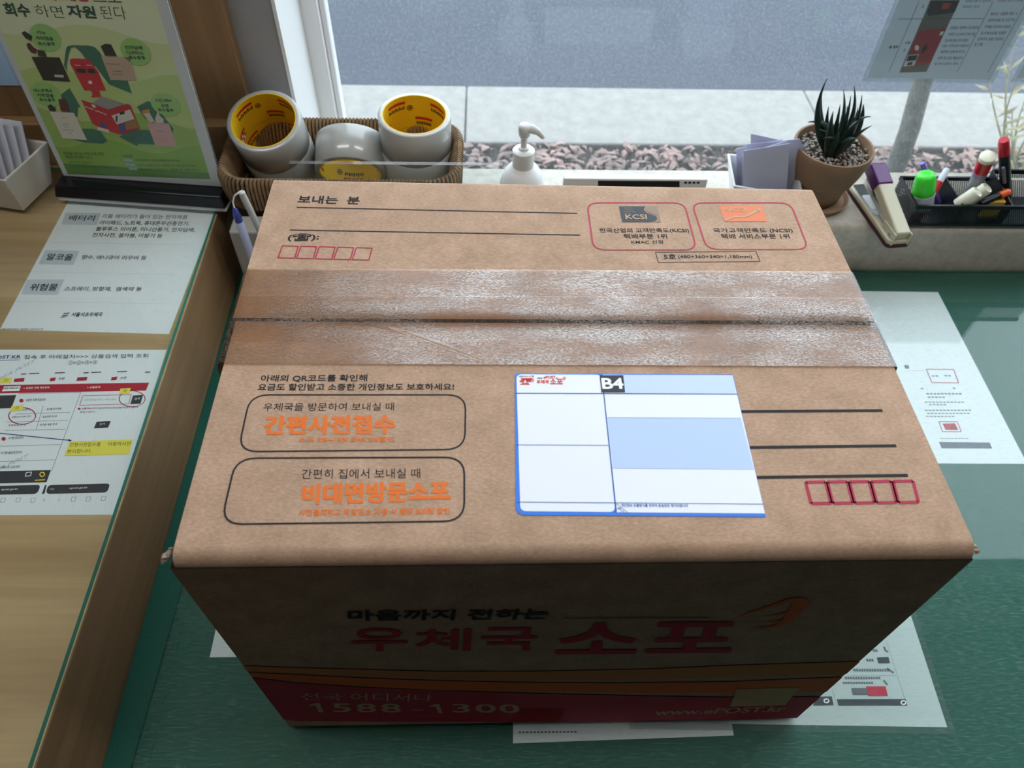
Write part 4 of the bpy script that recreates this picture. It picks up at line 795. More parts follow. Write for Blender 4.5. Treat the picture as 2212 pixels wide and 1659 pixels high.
for t, x0, x1, y, h in (('카누', 326, 398, 290, 34), ('커피캡슐', 316, 462, 338, 34), ('회수봉투', 334, 480, 386, 34), ('전자담배', 1074, 1222, 418, 34), ('디바이스', 1088, 1234, 462, 34), ('회수봉투', 1108, 1248, 504, 34), ('네스프레소', 296, 456, 782, 32), ('커피캡슐', 328, 466, 824, 32), ('회수봉투', 346, 482, 862, 30), ('스킨1004', 1330, 1470, 866, 32), ('공병', 1380, 1446, 910, 30), ('회수봉투', 1358, 1490, 948, 28)): a.text(t, f(x0-12, y-h), f(x0, y), f(x1, y+4), .015)
for t, x0, x1, y, h in (('환경을 지키는 가장 쉬운 방법', 548, 890, 1316, 26), ('폐자원 회수봉투 서비스', 566, 796, 1348, 26), ('이용방법', 1044, 1138, 1332, 18), ('회수봉투에 사용한 제품을 담아주세요', 1160, 1546, 1372, 20), ('전국 우체통 또는 우체국 창구에 넣어주세요', 1180, 1680, 1416, 20), ('회수된 자원은 재활용 됩니다', 1200, 1700, 1452, 20), ('자원순환 캠페인', 588, 780, 1386, 16), ('회수한 자원은 소중하게 재활용됩니다', 604, 1030, 1424, 16)): a.text(t, f(x0-8, y-h), f(x0, y), f(x1, y+6), 0)
a.build('poster_lettering', DG, pst)
pp('step_tag', [[(1058, 1348), (1130, 1352), (1142, 1378), (1068, 1374)], [(1076, 1388), (1148, 1392), (1158, 1416), (1086, 1412)], [(1096, 1420), (1166, 1424), (1176, 1448), (1106, 1444)]], (150, 180, 170), 5)

# ================================================================= white tray with cards
c0 = np.array([-.6558, .6049, LG]); e1 = np.array([-.978, .207, 0]); e2 = np.array([.244, .970, 0])
tray = thing('plastic_tray', c0, 'cream plastic tray holding white cards, left of the poster stand', 'tray')
cream = mat('cream_plastic', (214, 210, 200), .4, .4)
def trq(z, g): return [c0*[1, 1, 0]+e1*u+e2*v+np.array([0, 0, z]) for u, v in ((-g, -g), (.15+g, -g), (.15+g, .062+g), (-g, .062+g))]
o0, o1, i1, i0 = trq(LG, 0), trq(LG+.058, .013), trq(LG+.058, .0095), trq(LG+.004, -.003)
V = o0+o1+i1+i0; F = [(0, 1, 2, 3), (15, 14, 13, 12)]
for k_ in range(4):
    j = (k_+1) % 4; F += [(k_, k_+4, j+4, j), (k_+4, k_+8, j+8, j+4), (k_+8, k_+12, j+12, j+8)]
obj('tray_body', V, F, cream, tray, bevel=.003)
for i in range(5):
    d0 = .008+.008*i; zt = ony(30, 243, .655)[2]-.006*i; A0 = c0*[1, 1, 0]+e1*(.028-.0055*i)+e2*d0+[0, 0, LG+.006]; A1 = A0+e1*.112; upv = np.array([e2[0]*.03, e2[1]*.03, zt-LG-.006])
    b = MB(); b.prism([A0, A1, A1+upv, A0+upv], tuple(np.cross(e1, upv)/np.linalg.norm(np.cross(e1, upv))), .0012)
    tag(b.build('white_card', paper_mat('card_white', (226, 228, 236), .15)), ('front white card standing in the cream plastic tray', 'second white card from the front in the cream tray', 'third white card from the front in the cream tray', 'fourth white card from the front in the cream tray', 'rearmost white card standing in the cream plastic tray')[i], 'card', 'cards standing in the cream tray')

# ================================================================= wicker basket with tape rolls
BC = np.array([-.245, .673]); BZ = .166
def rr(hx, hy, r, n):
    """n points evenly along a rounded rectangle, with outward normals"""
    segs = [2*(hx-r), PI*r/2, 2*(hy-r), PI*r/2]*2; Ltot = sum(segs); out = []
    for i in range(n):
        s = Ltot*i/n; k = 0
        while s > segs[k]: s -= segs[k]; k += 1
        q = k//2; ang = q*PI/2; ca, sa = math.cos(ang), math.sin(ang)
        # side 0 bottom (y=-hy) moving +x, then right, top, left
        w, h = (hx, hy) if q % 2 == 0 else (hy, hx)
        if k % 2 == 0: p, nn = (-(w-r)+s, -h), (0, -1)
        else: t = s/r; p, nn = ((w-r)+r*math.sin(t), -(h-r)-r*math.cos(t)), (math.sin(t), -math.cos(t))
        out.append(((p[0]*ca-p[1]*sa, p[0]*sa+p[1]*ca), (nn[0]*ca-nn[1]*sa, nn[0]*sa+nn[1]*ca)))
    return out
wick = mat('wicker', (160, 132, 98), .6, .35, noise=.45, nscale=60, rgb2=(104, 80, 58))
bk = thing('wicker_basket', (BC[0], .69, SZ), 'brown woven wicker basket holding rolls of clear tape on the ledge', 'basket')
wv = MB(); nst = 56; seg = nst*4
for row in range(9):
    t = row/8; z = SZ+.004+t*.052; hx, hy = .132+.016*t, .052+.014*t; cy = .688-.015*t; pts = []
    for i, (p, n) in enumerate(rr(hx, hy, .03, seg)):
        am = .0028*math.cos(2*PI*i/8+PI*row); pts.append((BC[0]+p[0]+n[0]*am, cy+p[1]+n[1]*am, z+random.uniform(-.0004, .0004)))
    wv.tube(pts, .0036, 6, closed=True)
for i, (p, n) in enumerate(rr(.132, .052, .03, nst)):
    q = rr(.150, .068, .034, nst)[i][0]; wv.tube([(BC[0]+p[0], .688+p[1], SZ+.002), (BC[0]+q[0], .673+q[1], SZ+.066)], .0024, 5)
wv.build('weave', wick, bk, smooth=True)
rim = MB(); nw = 160; sub = 12; pts = []; base = rr(.1485, .0665, .036, nw*sub)
for i in range(nw*sub):
    (p, n) = base[i]; a_ = 2*PI*i/sub; ro = .0075*math.cos(a_)+(.0035 if math.sin(a_) > 0 else 0)*math.sin(a_); zz = .0245*math.sin(a_)
    pts.append((BC[0]+p[0]+n[0]*ro, BC[1]+p[1]+n[1]*ro, BZ-.0255+zz))
rim.tube(pts, .0021, 6, closed=True); rim.build('rim_wrapping', wick, bk, smooth=True)
core_pts = [(BC[0]+p[0], BC[1]+p[1]) for p, n in rr(.1485, .0665, .036, 80)]
ib = MB(); K = 80
ib.add([(x, y, z) for z in (BZ-.046, BZ-.006) for x, y in core_pts], [(i, (i+1) % K, K+(i+1) % K, K+i) for i in range(K)]); ib.build('rim_core', mat('wicker_core', (52, 40, 28), .8, .2), bk)
fq = [(BC[0]+p[0], .688+p[1], SZ+.004) for p, n in rr(.130, .05, .03, 40)]; MB().add(fq, [tuple(range(40))]).build('basket_floor', wick, bk)
film = bpy.data.materials.new('rolled_clear_film'); film.use_nodes = True
b_ = film.node_tree.nodes['Principled BSDF']; b_.inputs['Base Color'].default_value = lin((174, 175, 171)); b_.inputs['Roughness'].default_value = .22; b_.inputs['Specular IOR Level'].default_value = .6; b_.inputs['Subsurface Weight'].default_value = .35; b_.inputs['Subsurface Radius'].default_value = (1, 1, 1); b_.inputs['Subsurface Scale'].default_value = .006; b_.inputs['Coat Weight'].default_value = .4; b_.inputs['Coat Roughness'].default_value = .08
corem = mat('yellow_core', (232, 190, 30), .45, .4); 
def tape_roll(ctr, axis, label, spin=0, R=.0475, r=.0405, w=.048):
    """ctr is the middle of the end face that looks out of the basket; the roll runs back along -axis"""
    ax_ = Vector(axis).normalized(); M, _ = axm(Vector(ctr)-ax_*w, ctr, spin)
    t = thing('tape_roll', Vector(ctr)-ax_*w, label, 'tape roll', 'rolls of clear packing tape')
    n = 64; b = MB(); b.lathe([(r+.0012, 0), (R-.0012, 0), (R, .0012), (R, w-.0012), (R-.0012, w), (r+.0012, w)], n, M, False, False); b.build('film', film, t, smooth=True, angle=50)
    b = MB(); b.lathe([(r, -.0003), (r, w+.0003), (r+.0013, w+.0003), (r+.0013, -.0003), (r, -.0003)], n, M, False, False); co = b.build('core', corem, t, smooth=True, angle=50)
    flip = lambda b, f_: b
    def wrap(a0, a1, z0, z1, k=10): return [(math.cos(a0+(a1-a0)*i/k)*(r-.0003), math.sin(a0+(a1-a0)*i/k)*(r-.0003), z) for z in (z0, z1) for i in range(k+1)], [(i, i+1, i+k+2, i+k+1) for i in range(k)]
    rd, bkk, wh = MB(), MB(), MB()
    for q in range(4):
        a = q*PI/2
        for w4 in ((a+.25, a+.95, .037, .041), (a+.9, a+1.5, .012, .016)):
            rb_ = MB(); rb_.add(*wrap(*w4), M); rb_.build('red_core_marking', mat('core_red', (196, 40, 44), .5, .3), co)
        for s in range(9): bkk.add(*wrap(a+.28+s*.075, a+.33+s*.075, .029, .034-.0015*(s % 2), 2), M); bkk.add(*wrap(a+.95+s*.06, a+.99+s*.06, .004, .009, 2), M)
        # round mark
        bkk.add([(math.cos(a+.1+.1*math.cos(u)*k)*(r-.0003), math.sin(a+.1+.1*math.cos(u)*k)*(r-.0003), .030+.0042*math.sin(u)*k) for k in (1, .72) for u in np.linspace(0, 2*PI, 17)[:-1]], [(i, (i+1) % 16, 16+(i+1) % 16, 16+i) for i in range(16)], M)
        bkk.add(*wrap(a+.06, a+.14, .0285, .0315, 3), M)
    for q in range(6):
        for s in range(2):
            (rd if (q+s) % 2 else wh).add(*wrap(2.6+q*.09, 2.69+q*.09, .002+s*.006, .008+s*.006, 2), M)
    rd.build('red_checker_marking', mat('core_crimson', (186, 30, 60), .5, .3), co); bkk.build('black_core_marking', mat('core_black', (64, 52, 24), .5, .3), co); wh.build('white_checker_marking', WHT, co)
    return t
tape_roll((-.3415, .680, .2005), (-.03, -.36, .93), 'clear tape roll tilted towards the viewer, leftmost in the wicker basket', .4)
tape_roll((-.149, .693, .2035), (.03, -.07, .99), 'clear tape roll standing upright at the right end of the wicker basket', 1.3)
axd = np.array([0, -.87, -.49]); tape_roll(np.array([-.2395, .690, .1385])+axd*.022, axd, 'clear tape roll lying on its side in the middle of the wicker basket', .9)
a1_ = Vector((-.03, -.36, .93)).normalized(); q_ = Vector((-.3415, .680, .2005))-a1_*.0495; tape_roll(q_, a1_, 'clear tape roll lying underneath the leftmost tape roll in the basket', 2.2)
a1_ = Vector((.03, -.07, .99)).normalized(); q_ = Vector((-.149, .693, .2035))-a1_*.0495; tape_roll(q_, a1_, 'clear tape roll underneath the upright roll at the right end of the basket', 2.9)
# pen stand left of the basket
px0 = ony(494, 498, .575)
pen_b = thing('pen_box', (px0[0]+.03, .59, 0), 'cream pen box between the wooden counter and the parcel', 'box')
MB().box((px0[0], .572, -.0003), (px0[0]+.062, .606, px0[2])).build('box_body', mat('cream_box_plastic', (186, 182, 174), .5, .4), pen_b, bevel=.003)
A0, A1 = ony(507, 452, .552), ony(562, 605, .556); bp_ = thing('ballpoint_pen', A1, 'blue and white counter pen with a loop of white cord', 'pen')
M, L_ = axm(A1, A0); MB().lathe([(.0052, 0), (.0052, L_*.84), (.0048, L_*.845)], 16, M).build('barrel', mat('pale_blue_barrel', (188, 196, 228), .35, .5), bp_, smooth=True)
MB().lathe([(.0048, L_*.84), (.0046, L_*.93), (.0030, L_), (.0012, L_+.002)], 16, M).build('tip', mat('navy_blue_plastic', (66, 78, 158), .35, .5), bp_, smooth=True)
B0_, B1_ = ony(521, 414, .562), ony(572, 520, .566)
lp = [Vector(A0)+Vector((0, 0, .002)), Vector(ony(503, 436, .556)), Vector(ony(507, 422, .558)), Vector(ony(516, 416, .560)), Vector(B0_)]
MB().tube(lp, .0011, 6).build('cord', mat('white_cord', (225, 225, 222), .6, .3), bp_, smooth=True)
st2 = thing('pen_post', B1_, 'pale grey post holding the cord of the counter pen', 'post')
d_ = Vector(B1_)-Vector(B0_); B2 = Vector(B0_)+d_*(-B0_[2]/d_.z)*1.0
M, L_ = axm(B2, B0_); MB().lathe([(.0040, 0), (.0040, L_-.001), (.003, L_)], 12, M).build('stem', mat('pale_grey_plastic', (206, 208, 202), .45, .4), st2, smooth=True)
MB().lathe([(.0065, L_*.44), (.0065, L_*.50), (.005, L_*.51)], 12, M).build('clip', mat('pale_grey_plastic'), st2, smooth=True)
# clear sign holder behind the parcel
ah = thing('acrylic_sign_holder', (-.165, .588, 0), 'empty clear acrylic sign holder standing behind the parcel', 'sign holder')
for y0, y1, zt in ((.5865, .5890, .2005), (.5925, .5950, .1985)):
    V = [(x, y, z) for z in (0, zt) for x, y in ((-.294, y0), (-.0355, y0), (-.0355, y1), (-.294, y1))]; n1 = 'front_sheet' if y0 < .59 else 'rear_sheet'
    obj(n1, V, [(0, 1, 5, 4), (2, 3, 7, 6)], acr, ah); obj('sheet_edge', V, [(4, 5, 6, 7), (1, 2, 6, 5), (3, 0, 4, 7), (0, 3, 2, 1)], acre, ah)
V = [(x, y, z) for z in (0, .003) for x, y in ((-.294, .545), (-.0355, .545), (-.0355, .615), (-.294, .615))]; obj('foot', V, HEX, acr, ah)

# ================================================================= pump bottle
PY = .675; pcx = ony(1131, 330, PY)[0]
pb = thing('pump_bottle', (pcx, PY, SZ), 'white plastic pump bottle on the ledge right of the wicker basket', 'bottle')
wp = mat('white_bottle_plastic', (226, 228, 228), .35, .5)
zc = ony(1131, 352, PY)[2]; zh = ony(1131, 268, PY)[2]; zcol = ony(1131, 322, PY)[2]
M = T(pcx, PY, 0)
MB().lathe([(.030, SZ), (.0325, SZ+.002), (.0330, SZ+.012), (.0315, zc-.032), (.0275, zc-.018), (.021, zc-.008), (.0135, zc-.003), (.0125, zc)], 40, M).build('bottle_body', wp, pb, smooth=True, angle=60)
MB().lathe([(.0135, zc-.006), (.0145, zc-.005), (.0145, zcol-.004), (.0150, zcol-.002), (.013, zcol), (.006, zcol+.0005)], 32, M).build('collar', wp, pb, smooth=True, angle=50)
MB().lathe([(.0075, zcol), (.0070, zcol+.003), (.0042, zcol+.004), (.0042, zh-.018)], 24, M).build('stem', mat('grey_white_plastic', (205, 206, 204), .4, .5), pb, smooth=True, angle=50)
hd = MB(); hd.lathe([(.0052, zh-.020), (.0072, zh-.016), (.0080, zh-.010), (.0085, zh-.005), (.0070, zh-.001), (.003, zh)], 24, M)
tip = ony(1174, 296, PY); hd.tube([(pcx, PY, zh-.0065), (pcx+.010, PY, zh-.007), (pcx+.018, PY-.001, zh-.011), (tip[0], PY-.002, tip[2])], [.0072, .0062, .0046, .0028], 12)
hd.build('pump_head', mat('grey_white_plastic'), pb, smooth=True, angle=70)
# ================================================================= slim white desk sign
SYf = .645; xl, xr = ony(1217, 395, SYf)[0], ony(1527, 398, SYf)[0]; zt = ony(1370, 387, SYf)[2]; yb = onz(1370, 377, zt)[1]
ds = thing('desk_sign', ((xl+xr)/2, SYf, SZ), 'slim white upright desk sign with a black text strip behind the parcel', 'sign')
MB().box((xl, SYf, SZ), (xr, yb+.001, zt)).build('sign_body', mat('white_sign_board', (224, 226, 226), .5, .4), ds, bevel=.0015)
Ps = Plane((xl, SYf, SZ), (1, 0, 0), (0, 0, 1)); a = Ink(Ps, .0003); a.poly([(1292, 390), (1468, 391), (1468, 404), (1292, 403)]); [a.line((1478+i*9, 394.5), (1484+i*9, 394.5), .003) for i in range(4)]; a.build('black_strip', INK, ds)
# ================================================================= card holder
ch = thing('card_holder', (.33, .675, SZ), 'white open card holder on the ledge beside the plant pot', 'holder')
hl = ony(1580, 357, .675); hx0 = hl[0]; hz = hl[2]
V = [(hx0+.018, .652, SZ), (hx0+.098, .652, SZ), (hx0+.098, .698, SZ), (hx0+.018, .698, SZ), (hx0, .645, hz-.012), (hx0+.102, .645, hz-.03), (hx0+.102, .703, hz-.01), (hx0, .703, hz)]
V += [(hx0+.020, .654, SZ+.003), (hx0+.096, .654, SZ+.003), (hx0+.096, .696, SZ+.003), (hx0+.020, .696, SZ+.003), (hx0+.003, .648, hz-.012), (hx0+.099, .648, hz-.03), (hx0+.099, .700, hz-.01), (hx0+.003, .700, hz)]
F = [(3, 2, 1, 0), (8, 9, 10, 11)]
for k_ in range(4): j = (k_+1) % 4; F += [(k_, j, j+4, k_+4), (k_+4, j+4, j+12, k_+12), (k_+12, j+12, j+8, k_+8)]
obj('holder_body', V, F, mat('white_holder_plastic', (226, 230, 232), .4, .5), ch, bevel=.001)
cardm = paper_mat('pale_lilac_card', (206, 208, 226), .2)
cards = [(.692, [(1590, 322), (1690, 300), (1735, 395), (1600, 398)]), (.686, [(1622, 289), (1744, 315), (1736, 396), (1628, 398)]), (.680, [(1612, 312), (1728, 300), (1742, 330), (1738, 396), (1620, 398)]), (.674, [(1604, 334), (1700, 304), (1716, 392), (1612, 398)]), (.668, [(1606, 326), (1706, 310), (1720, 394), (1618, 399)])]
cl = ('rearmost pale card leaning left in the white card holder', 'tall pale card tilted right in the white card holder', 'middle pale card in the white card holder', 'pale card tilted left near the front of the card holder', 'front pale card in the white card holder')
for (y_, q), lb_ in zip(cards, cl):
    pts = [ony(x, y, y_) for x, y in q]; lows = sorted(range(len(pts)), key=lambda i: pts[i][2])[:2]
    for i in lows: pts[i] = np.array([min(max(pts[i][0], hx0+.024), hx0+.092), y_, SZ+.0045])
    b = MB(); b.prism(pts, (0, -1, 0), .0006); tag(b.build('paper_card', cardm), lb_, 'card', 'cards in the white holder')

# ================================================================= potted succulent
KX, KY = ony(1797, 312, .690)[0]+.004, .690
pp_ = thing('potted_succulent', (KX, KY, SZ), 'spiky dark green succulent in a terracotta pot on the ledge', 'potted plant')
terra = mat('terracotta', (150, 121, 96), .75, .25, noise=.12, nscale=40, bump=.1, bscale=300); zr = ony(1797, 312, .690)[2]; M = T(KX, KY, 0); h_ = zr-SZ
MB().lathe([(.030, SZ), (.044, SZ+.002), (.0475, SZ+.010), (.0455, SZ+.011), (.042, SZ+.005), (.020, SZ+.004)], 48, M).build('saucer', terra, pp_, smooth=True, angle=50)
MB().lathe([(.029, SZ+.005), (.0335, SZ+.010), (.036, SZ+h_*.28), (.0385, SZ+h_*.44), (.0425, SZ+h_*.45), (.0475, SZ+h_*.62), (.0525, SZ+h_*.86), (.0535, SZ+h_*.97), (.0528, SZ+h_), (.0500, SZ+h_), (.0492, SZ+h_*.95), (.047, SZ+h_*.80)], 56, M, True, False).build('pot', terra, pp_, smooth=True, angle=50)
zs = SZ+h_*.87
MB().lathe([(.0485, zs), (.02, zs+.001), (.001, zs+.002)], 40, M, False, True).build('soil', mat('potting_soil', (70, 54, 44), .95, .1), pp_)
gv_ = MB(); rnd = random.Random(21); bmi = bmesh.new(); bmesh.ops.create_icosphere(bmi, subdivisions=1, radius=1); iv = [tuple(v.co) for v in bmi.verts]; iff = [tuple(v.index for v in fc.verts) for fc in bmi.faces]; bmi.free()
for i in range(430):
    r_ = .0465*math.sqrt(rnd.random()); a_ = rnd.uniform(0, 2*PI); s_ = rnd.uniform(.0014, .0030)
    gv_.add(iv, iff, T(KX+r_*math.cos(a_), KY+r_*math.sin(a_), zs+.001+rnd.uniform(0, .0035), rnd.uniform(0, 6)) @ Matrix.Rotation(rnd.uniform(0, 3), 4, 'X') @ Matrix.Diagonal((s_, s_*rnd.uniform(.6, 1), s_*rnd.uniform(.5, .8), 1)))
tag(gv_.build('gravel', mat('grey_gravel', (196, 190, 180), .8, .3, nscale=220, rgb2=(120, 114, 106)), pp_, smooth=True, angle=80), kind='stuff')
leafg = mat('dark_succulent_leaf', (34, 54, 44), .45, .4, noise=.3, nscale=90)
tips = [(1787, 169, .70, .9), (1776, 196, .71, .4), (1845, 186, .70, .8), (1862, 205, .685, .5), (1838, 207, .68, .3), (1830, 228, .705, .4), (1853, 232, .70, .4), (1882, 252, .68, 1.0), (1884, 271, .67, .3), (1745, 264, .695, 1.0), (1748, 262, .71, .8), (1775, 218, .715, .5), (1822, 192, .72, .5), (1800, 240, .66, .2), (1850, 300, .655, .5), (1778, 300, .66, .5), (1812, 285, .65, .2), (1790, 230, .70, .2), (1815, 225, .69, .1), (1865, 225, .705, .7), (1768, 280, .675, .4), (1840, 262, .675, .3)]
for i, (x, y, yy, cv) in enumerate(tips):
    tipp = Vector(ony(x, y, yy)); a_ = math.atan2(tipp.y-KY, tipp.x-KX); bs = Vector((KX+.006*math.cos(a_), KY+.006*math.sin(a_)-.004, zs+.003)); d = tipp-bs
    bend = Vector((-(1 if x > 1800 else -1)*.012*cv, 0, .030*cv)) if y > 240 else Vector(((.030 if x > 1810 else -.030)*cv, 0, -.004*cv))
    pts = [bs*(1-t)**2+(bs+d*.5+bend)*2*t*(1-t)+tipp*t*t for t in np.linspace(0, 1, 11)]
    r0 = .0082 if i not in (13, 14, 15, 16) else .0105
    b = MB(); b.tube(pts, [r0*.8, r0, r0*.98, r0*.9, r0*.8, r0*.68, r0*.55, r0*.42, r0*.30, r0*.18, .0004], 8, flat=.55); b.build('leaf', leafg, pp_, smooth=True, angle=70)

# ================================================================= stapler
h0 = onz(1938, 533, SZ); b0 = onz(1850, 408, SZ); dv = Vector((b0[0]-h0[0], b0[1]-h0[1], 0)); Ls = dv.length; ang = math.atan2(dv.y, dv.x)
M = Matrix.Translation((h0[0], h0[1], SZ)) @ Matrix.Rotation(ang, 4, 'Z')
sp = thing('stapler', tuple(M @ Vector((Ls/2, 0, 0))), 'cream stapler with a purple head cap, open on the ledge', 'stapler')
crm = mat('cream_metal', (196, 190, 164), .35, .5); chrome = mat('chrome', (210, 212, 214), .2, .5, 1.0); pur = mat('purple_plastic', (88, 34, 102), .25, .5)
def rplate(x0, x1, y0, y1, z0, z1, r, MM, n=6):
    pts = []
    for cx_, cy_, a0 in ((x1-r, y1-r, 0), (x0+r, y1-r, PI/2), (x0+r, y0+r, PI), (x1-r, y0+r, 3*PI/2)):
        pts += [(cx_+r*math.cos(a0+PI/2*i/n), cy_+r*math.sin(a0+PI/2*i/n)) for i in range(n+1)]
    k = len(pts); b = MB(); b.add([(x, y, z0) for x, y in pts]+[(x, y, z1) for x, y in pts], [tuple(reversed(range(k))), tuple(range(k, 2*k))]+[(i, (i+1) % k, (i+1) % k+k, i+k) for i in range(k)], MM); return b
rplate(-.002, Ls+.002, -.0175, .0175, 0, .004, .007, M).build('rubber_foot', mat('maroon_rubber', (70, 40, 44), .8, .2), sp)
rplate(0, Ls, -.016, .016, .004, .0105, .006, M).build('base_plate', crm, sp, bevel=.001)
rplate(Ls-.075, Ls-.004, -.0125, .0125, .0106, .0112, .004, M).build('anvil_plate', chrome, sp); rplate(Ls-.062, Ls-.030, -.010, .010, .0113, .0116, .002, M).build('sticker', WHT, sp)
hp = Vector((.012, 0, .016)); tgt = M.inverted() @ Vector(ony(1913, 366, h0[1]+Ls*.86)); el = math.atan2(tgt.z-hp.z, tgt.x-hp.x); La = math.hypot(tgt.z-hp.z, tgt.x-hp.x)+.004
A_ = M @ Matrix.Translation(hp) @ Matrix.Rotation(-el, 4, 'Y'); A2 = M @ Matrix.Translation(hp) @ Matrix.Rotation(-el*.55, 4, 'Y')
rplate(-.010, La-.03, -.0105, .0105, -.004, .011, .003, A_).build('arm', crm, sp, bevel=.0025)
rplate(La-.036, La, -.0118, .0118, -.007, .0125, .003, A_).build('head_cap', pur, sp, bevel=.0025)
rplate(-.002, La-.006, -.0075, .0075, -.008, .000, .002, A2).build('staple_channel', chrome, sp)
b = MB(); b.box((-.014, -.0125, -.012), (.020, -.0107, .006), M @ Matrix.Translation(hp)); b.box((-.014, .0107, -.012), (.020, .0125, .006), M @ Matrix.Translation(hp)); b.build('hinge_bracket', crm, sp, bevel=.0008)
b = MB(); b.lathe([(.0032, -.0135), (.0032, .0135)], 14, M @ Matrix.Translation(hp+Vector((-.002, 0, -.003))) @ Matrix.Rotation(PI/2, 4, 'X')); b.build('hinge_pin', chrome, sp, smooth=True)

# ================================================================= black mesh pen organizer
OZ = .113; ofl = onz(1982, 443, OZ); obl = onz(1946, 381, OZ); OY0, OY1 = ofl[1], obl[1]; OX0, OX1 = (ofl[0]+obl[0])/2, .80
og = thing('mesh_organizer', (OX0+.1, (OY0+OY1)/2, SZ), 'black wire mesh desk organizer full of pens on the ledge', 'organizer')
blm = mat('black_coated_metal', (20, 21, 25), .35, .5)
def mesh_panel(name, o, u, v, W_, H_, pitch=.0027):
    """sheet with honeycomb holes spanning W_ x H_ from corner o"""
    b = MB(); o, u, v = Vector(tuple(o)), Vector(tuple(u)).normalized(), Vector(tuple(v)).normalized(); dx = pitch; dy = pitch*.866; ro = pitch/math.sqrt(3)*1.02; ri = ro*.52
    for r in range(max(1, int(H_/dy))):
        for c_ in range(max(1, int(W_/dx))):
            cx_, cy_ = (c_+.5+.5*(r % 2))*dx, (r+.5)*dy
            if cx_ > W_-dx*.3: continue
            P_ = [o+u*(cx_+k*math.cos(PI/6+PI/3*i))+v*(cy_+k*math.sin(PI/6+PI/3*i)) for k in (ro, ri) for i in range(6)]
            b.add(P_, [(i, (i+1) % 6, 6+(i+1) % 6, 6+i) for i in range(6)])
    return b.build(name, blm, og)
def rail(a_, c_, w=.003, h=.005): # solid rim bar between two points
    a_, c_ = Vector(tuple(a_)), Vector(tuple(c_)); d = (c_-a_); n = d.normalized().cross(Vector((0, 0, 1)))*w/2; z = Vector((0, 0, h))
    b = MB(); b.add([a_-n-z, a_+n-z, c_+n-z, c_-n-z, a_-n, a_+n, c_+n, c_-n], HEX); return b.build('rim_bar', blm, og)
d2f, d2b = onz(2187, 441, OZ), onz(2145, 366, OZ+.012); d1f, d1b = onz(2081, 441, OZ), onz(2044, 382, OZ)
SZo = SZ+.0005; Hh = OZ-SZo
mesh_panel('front_mesh', (OX0, OY0, SZo), (1, 0, 0), (0, 0, 1), OX1-OX0, Hh-.004); mesh_panel('rear_mesh', (OX0, OY1, SZo), (1, 0, 0), (0, 0, 1), OX1-OX0, Hh-.004)
mesh_panel('side_mesh', (OX0, OY0, SZo), (0, 1, 0), (0, 0, 1), OY1-OY0, Hh-.004)
mesh_panel('tall_rear_mesh', (d2b[0], OY1+.001, OZ-.002), (1, 0, 0), (0, 0, 1), OX1-d2b[0], .012)
for (p, q, hb) in ((d1f, d1b, 0), (d2f, d2b, .012)):
    V = [(p[0], OY0, SZo), (q[0], OY1, SZo), (q[0], OY1, OZ+hb), (p[0], OY0, OZ)]; b = MB(); b.prism(V, (1, 0, 0), .0012); b.build('divider', blm, og)
rail((OX0-.001, OY0, OZ), (OX1, OY0, OZ), h=.006); rail((OX0, OY1, OZ), (d2b[0], OY1, OZ), h=.006); rail((OX0, OY0, OZ), (OX0, OY1, OZ)); rail((d2b[0], OY1+.001, OZ+.012), (OX1, OY1+.001, OZ+.012), h=.006); rail((OX0, OY0, SZo+.004), (OX1, OY0, SZo+.004), h=.004)
MB().box((OX0, OY0, SZo), (OX1, OY1, SZo+.0012)).build('floor_plate', blm, og)
def stick(name, label, a0, a1, prof_parts, cat='pen', n=20, grp='pens in the mesh organizer'):
    """prof_parts: list of (part name, material, [(r, t)...]) with t as a fraction of the length from a0 to a1"""
    t_ = thing(name, a0, label, cat, grp); M, L = axm(a0, a1)
    for nm, m_, pf in prof_parts: MB().lathe([(r, t*L) for r, t in pf], n, M).build(nm, m_, t_, smooth=True, angle=45)
    return t_
def foot(p, q): # run the line from the upper point q through p down to the organizer floor
    p, q = Vector(tuple(p)), Vector(tuple(q)); d = p-q; t = (SZo+.0035-q.z)/d.z; e = q+d*t if d.z < -1e-4 else p; e.y = min(max(e.y, OY0+.009), OY1-.009); return e
grn = mat('fluorescent_green', (70, 225, 60), .3, .5, sss=.2); wpl = mat('milky_plastic', (206, 212, 228), .35, .5); redp = mat('red_plastic', (190, 24, 40), .3, .5); crp = mat('ivory_plastic', (224, 222, 200), .35, .5); orp = mat('orange_plastic', (224, 92, 30), .3, .5); blkp = mat('black_pen_plastic', (24, 24, 28), .35, .5); silv = mat('silver_plastic', (200, 202, 206), .25, .5, .6); clr = mat('grey_clear_plastic', (170, 172, 176), .15, .6); vio = mat('violet_plastic', (120, 96, 200), .3, .5)
g0, g1_ = ony(1990, 448, OY0+.020), ony(2001, 374, OY0+.026); g0 = Vector(tuple(g0)); g0.z = max(g0.z, SZo+.002)
stick('glue_stick', 'glue stick with a bright green cap in the mesh organizer', g0, g1_, [('barrel', wpl, [(.0135, 0), (.0148, .05), (.0150, .43)]), ('cap', grn, [(.0138, .40), (.0146, .42), (.0144, .60), (.0134, .82), (.0124, .92), (.0100, .98), (.004, 1.0)])], 'glue stick', 32)
q = ony(1992, 352, OY1-.010); stick('pen', 'violet pen behind the green glue stick', foot(ony(2010, 395, OY1-.014), q), q, [('barrel', vio, [(.0038, 0), (.0038, .98), (.003, 1)])])
q = ony(2047, 364, OY1-.012); stick('pen', 'red pen with a white tip leaning in the left compartment', foot(ony(2018, 412, OY0+.034), q), q, [('barrel', redp, [(.0052, 0), (.0052, .74)]), ('tip', wpl, [(.0045, .74), (.0042, .97), (.003, 1)])])
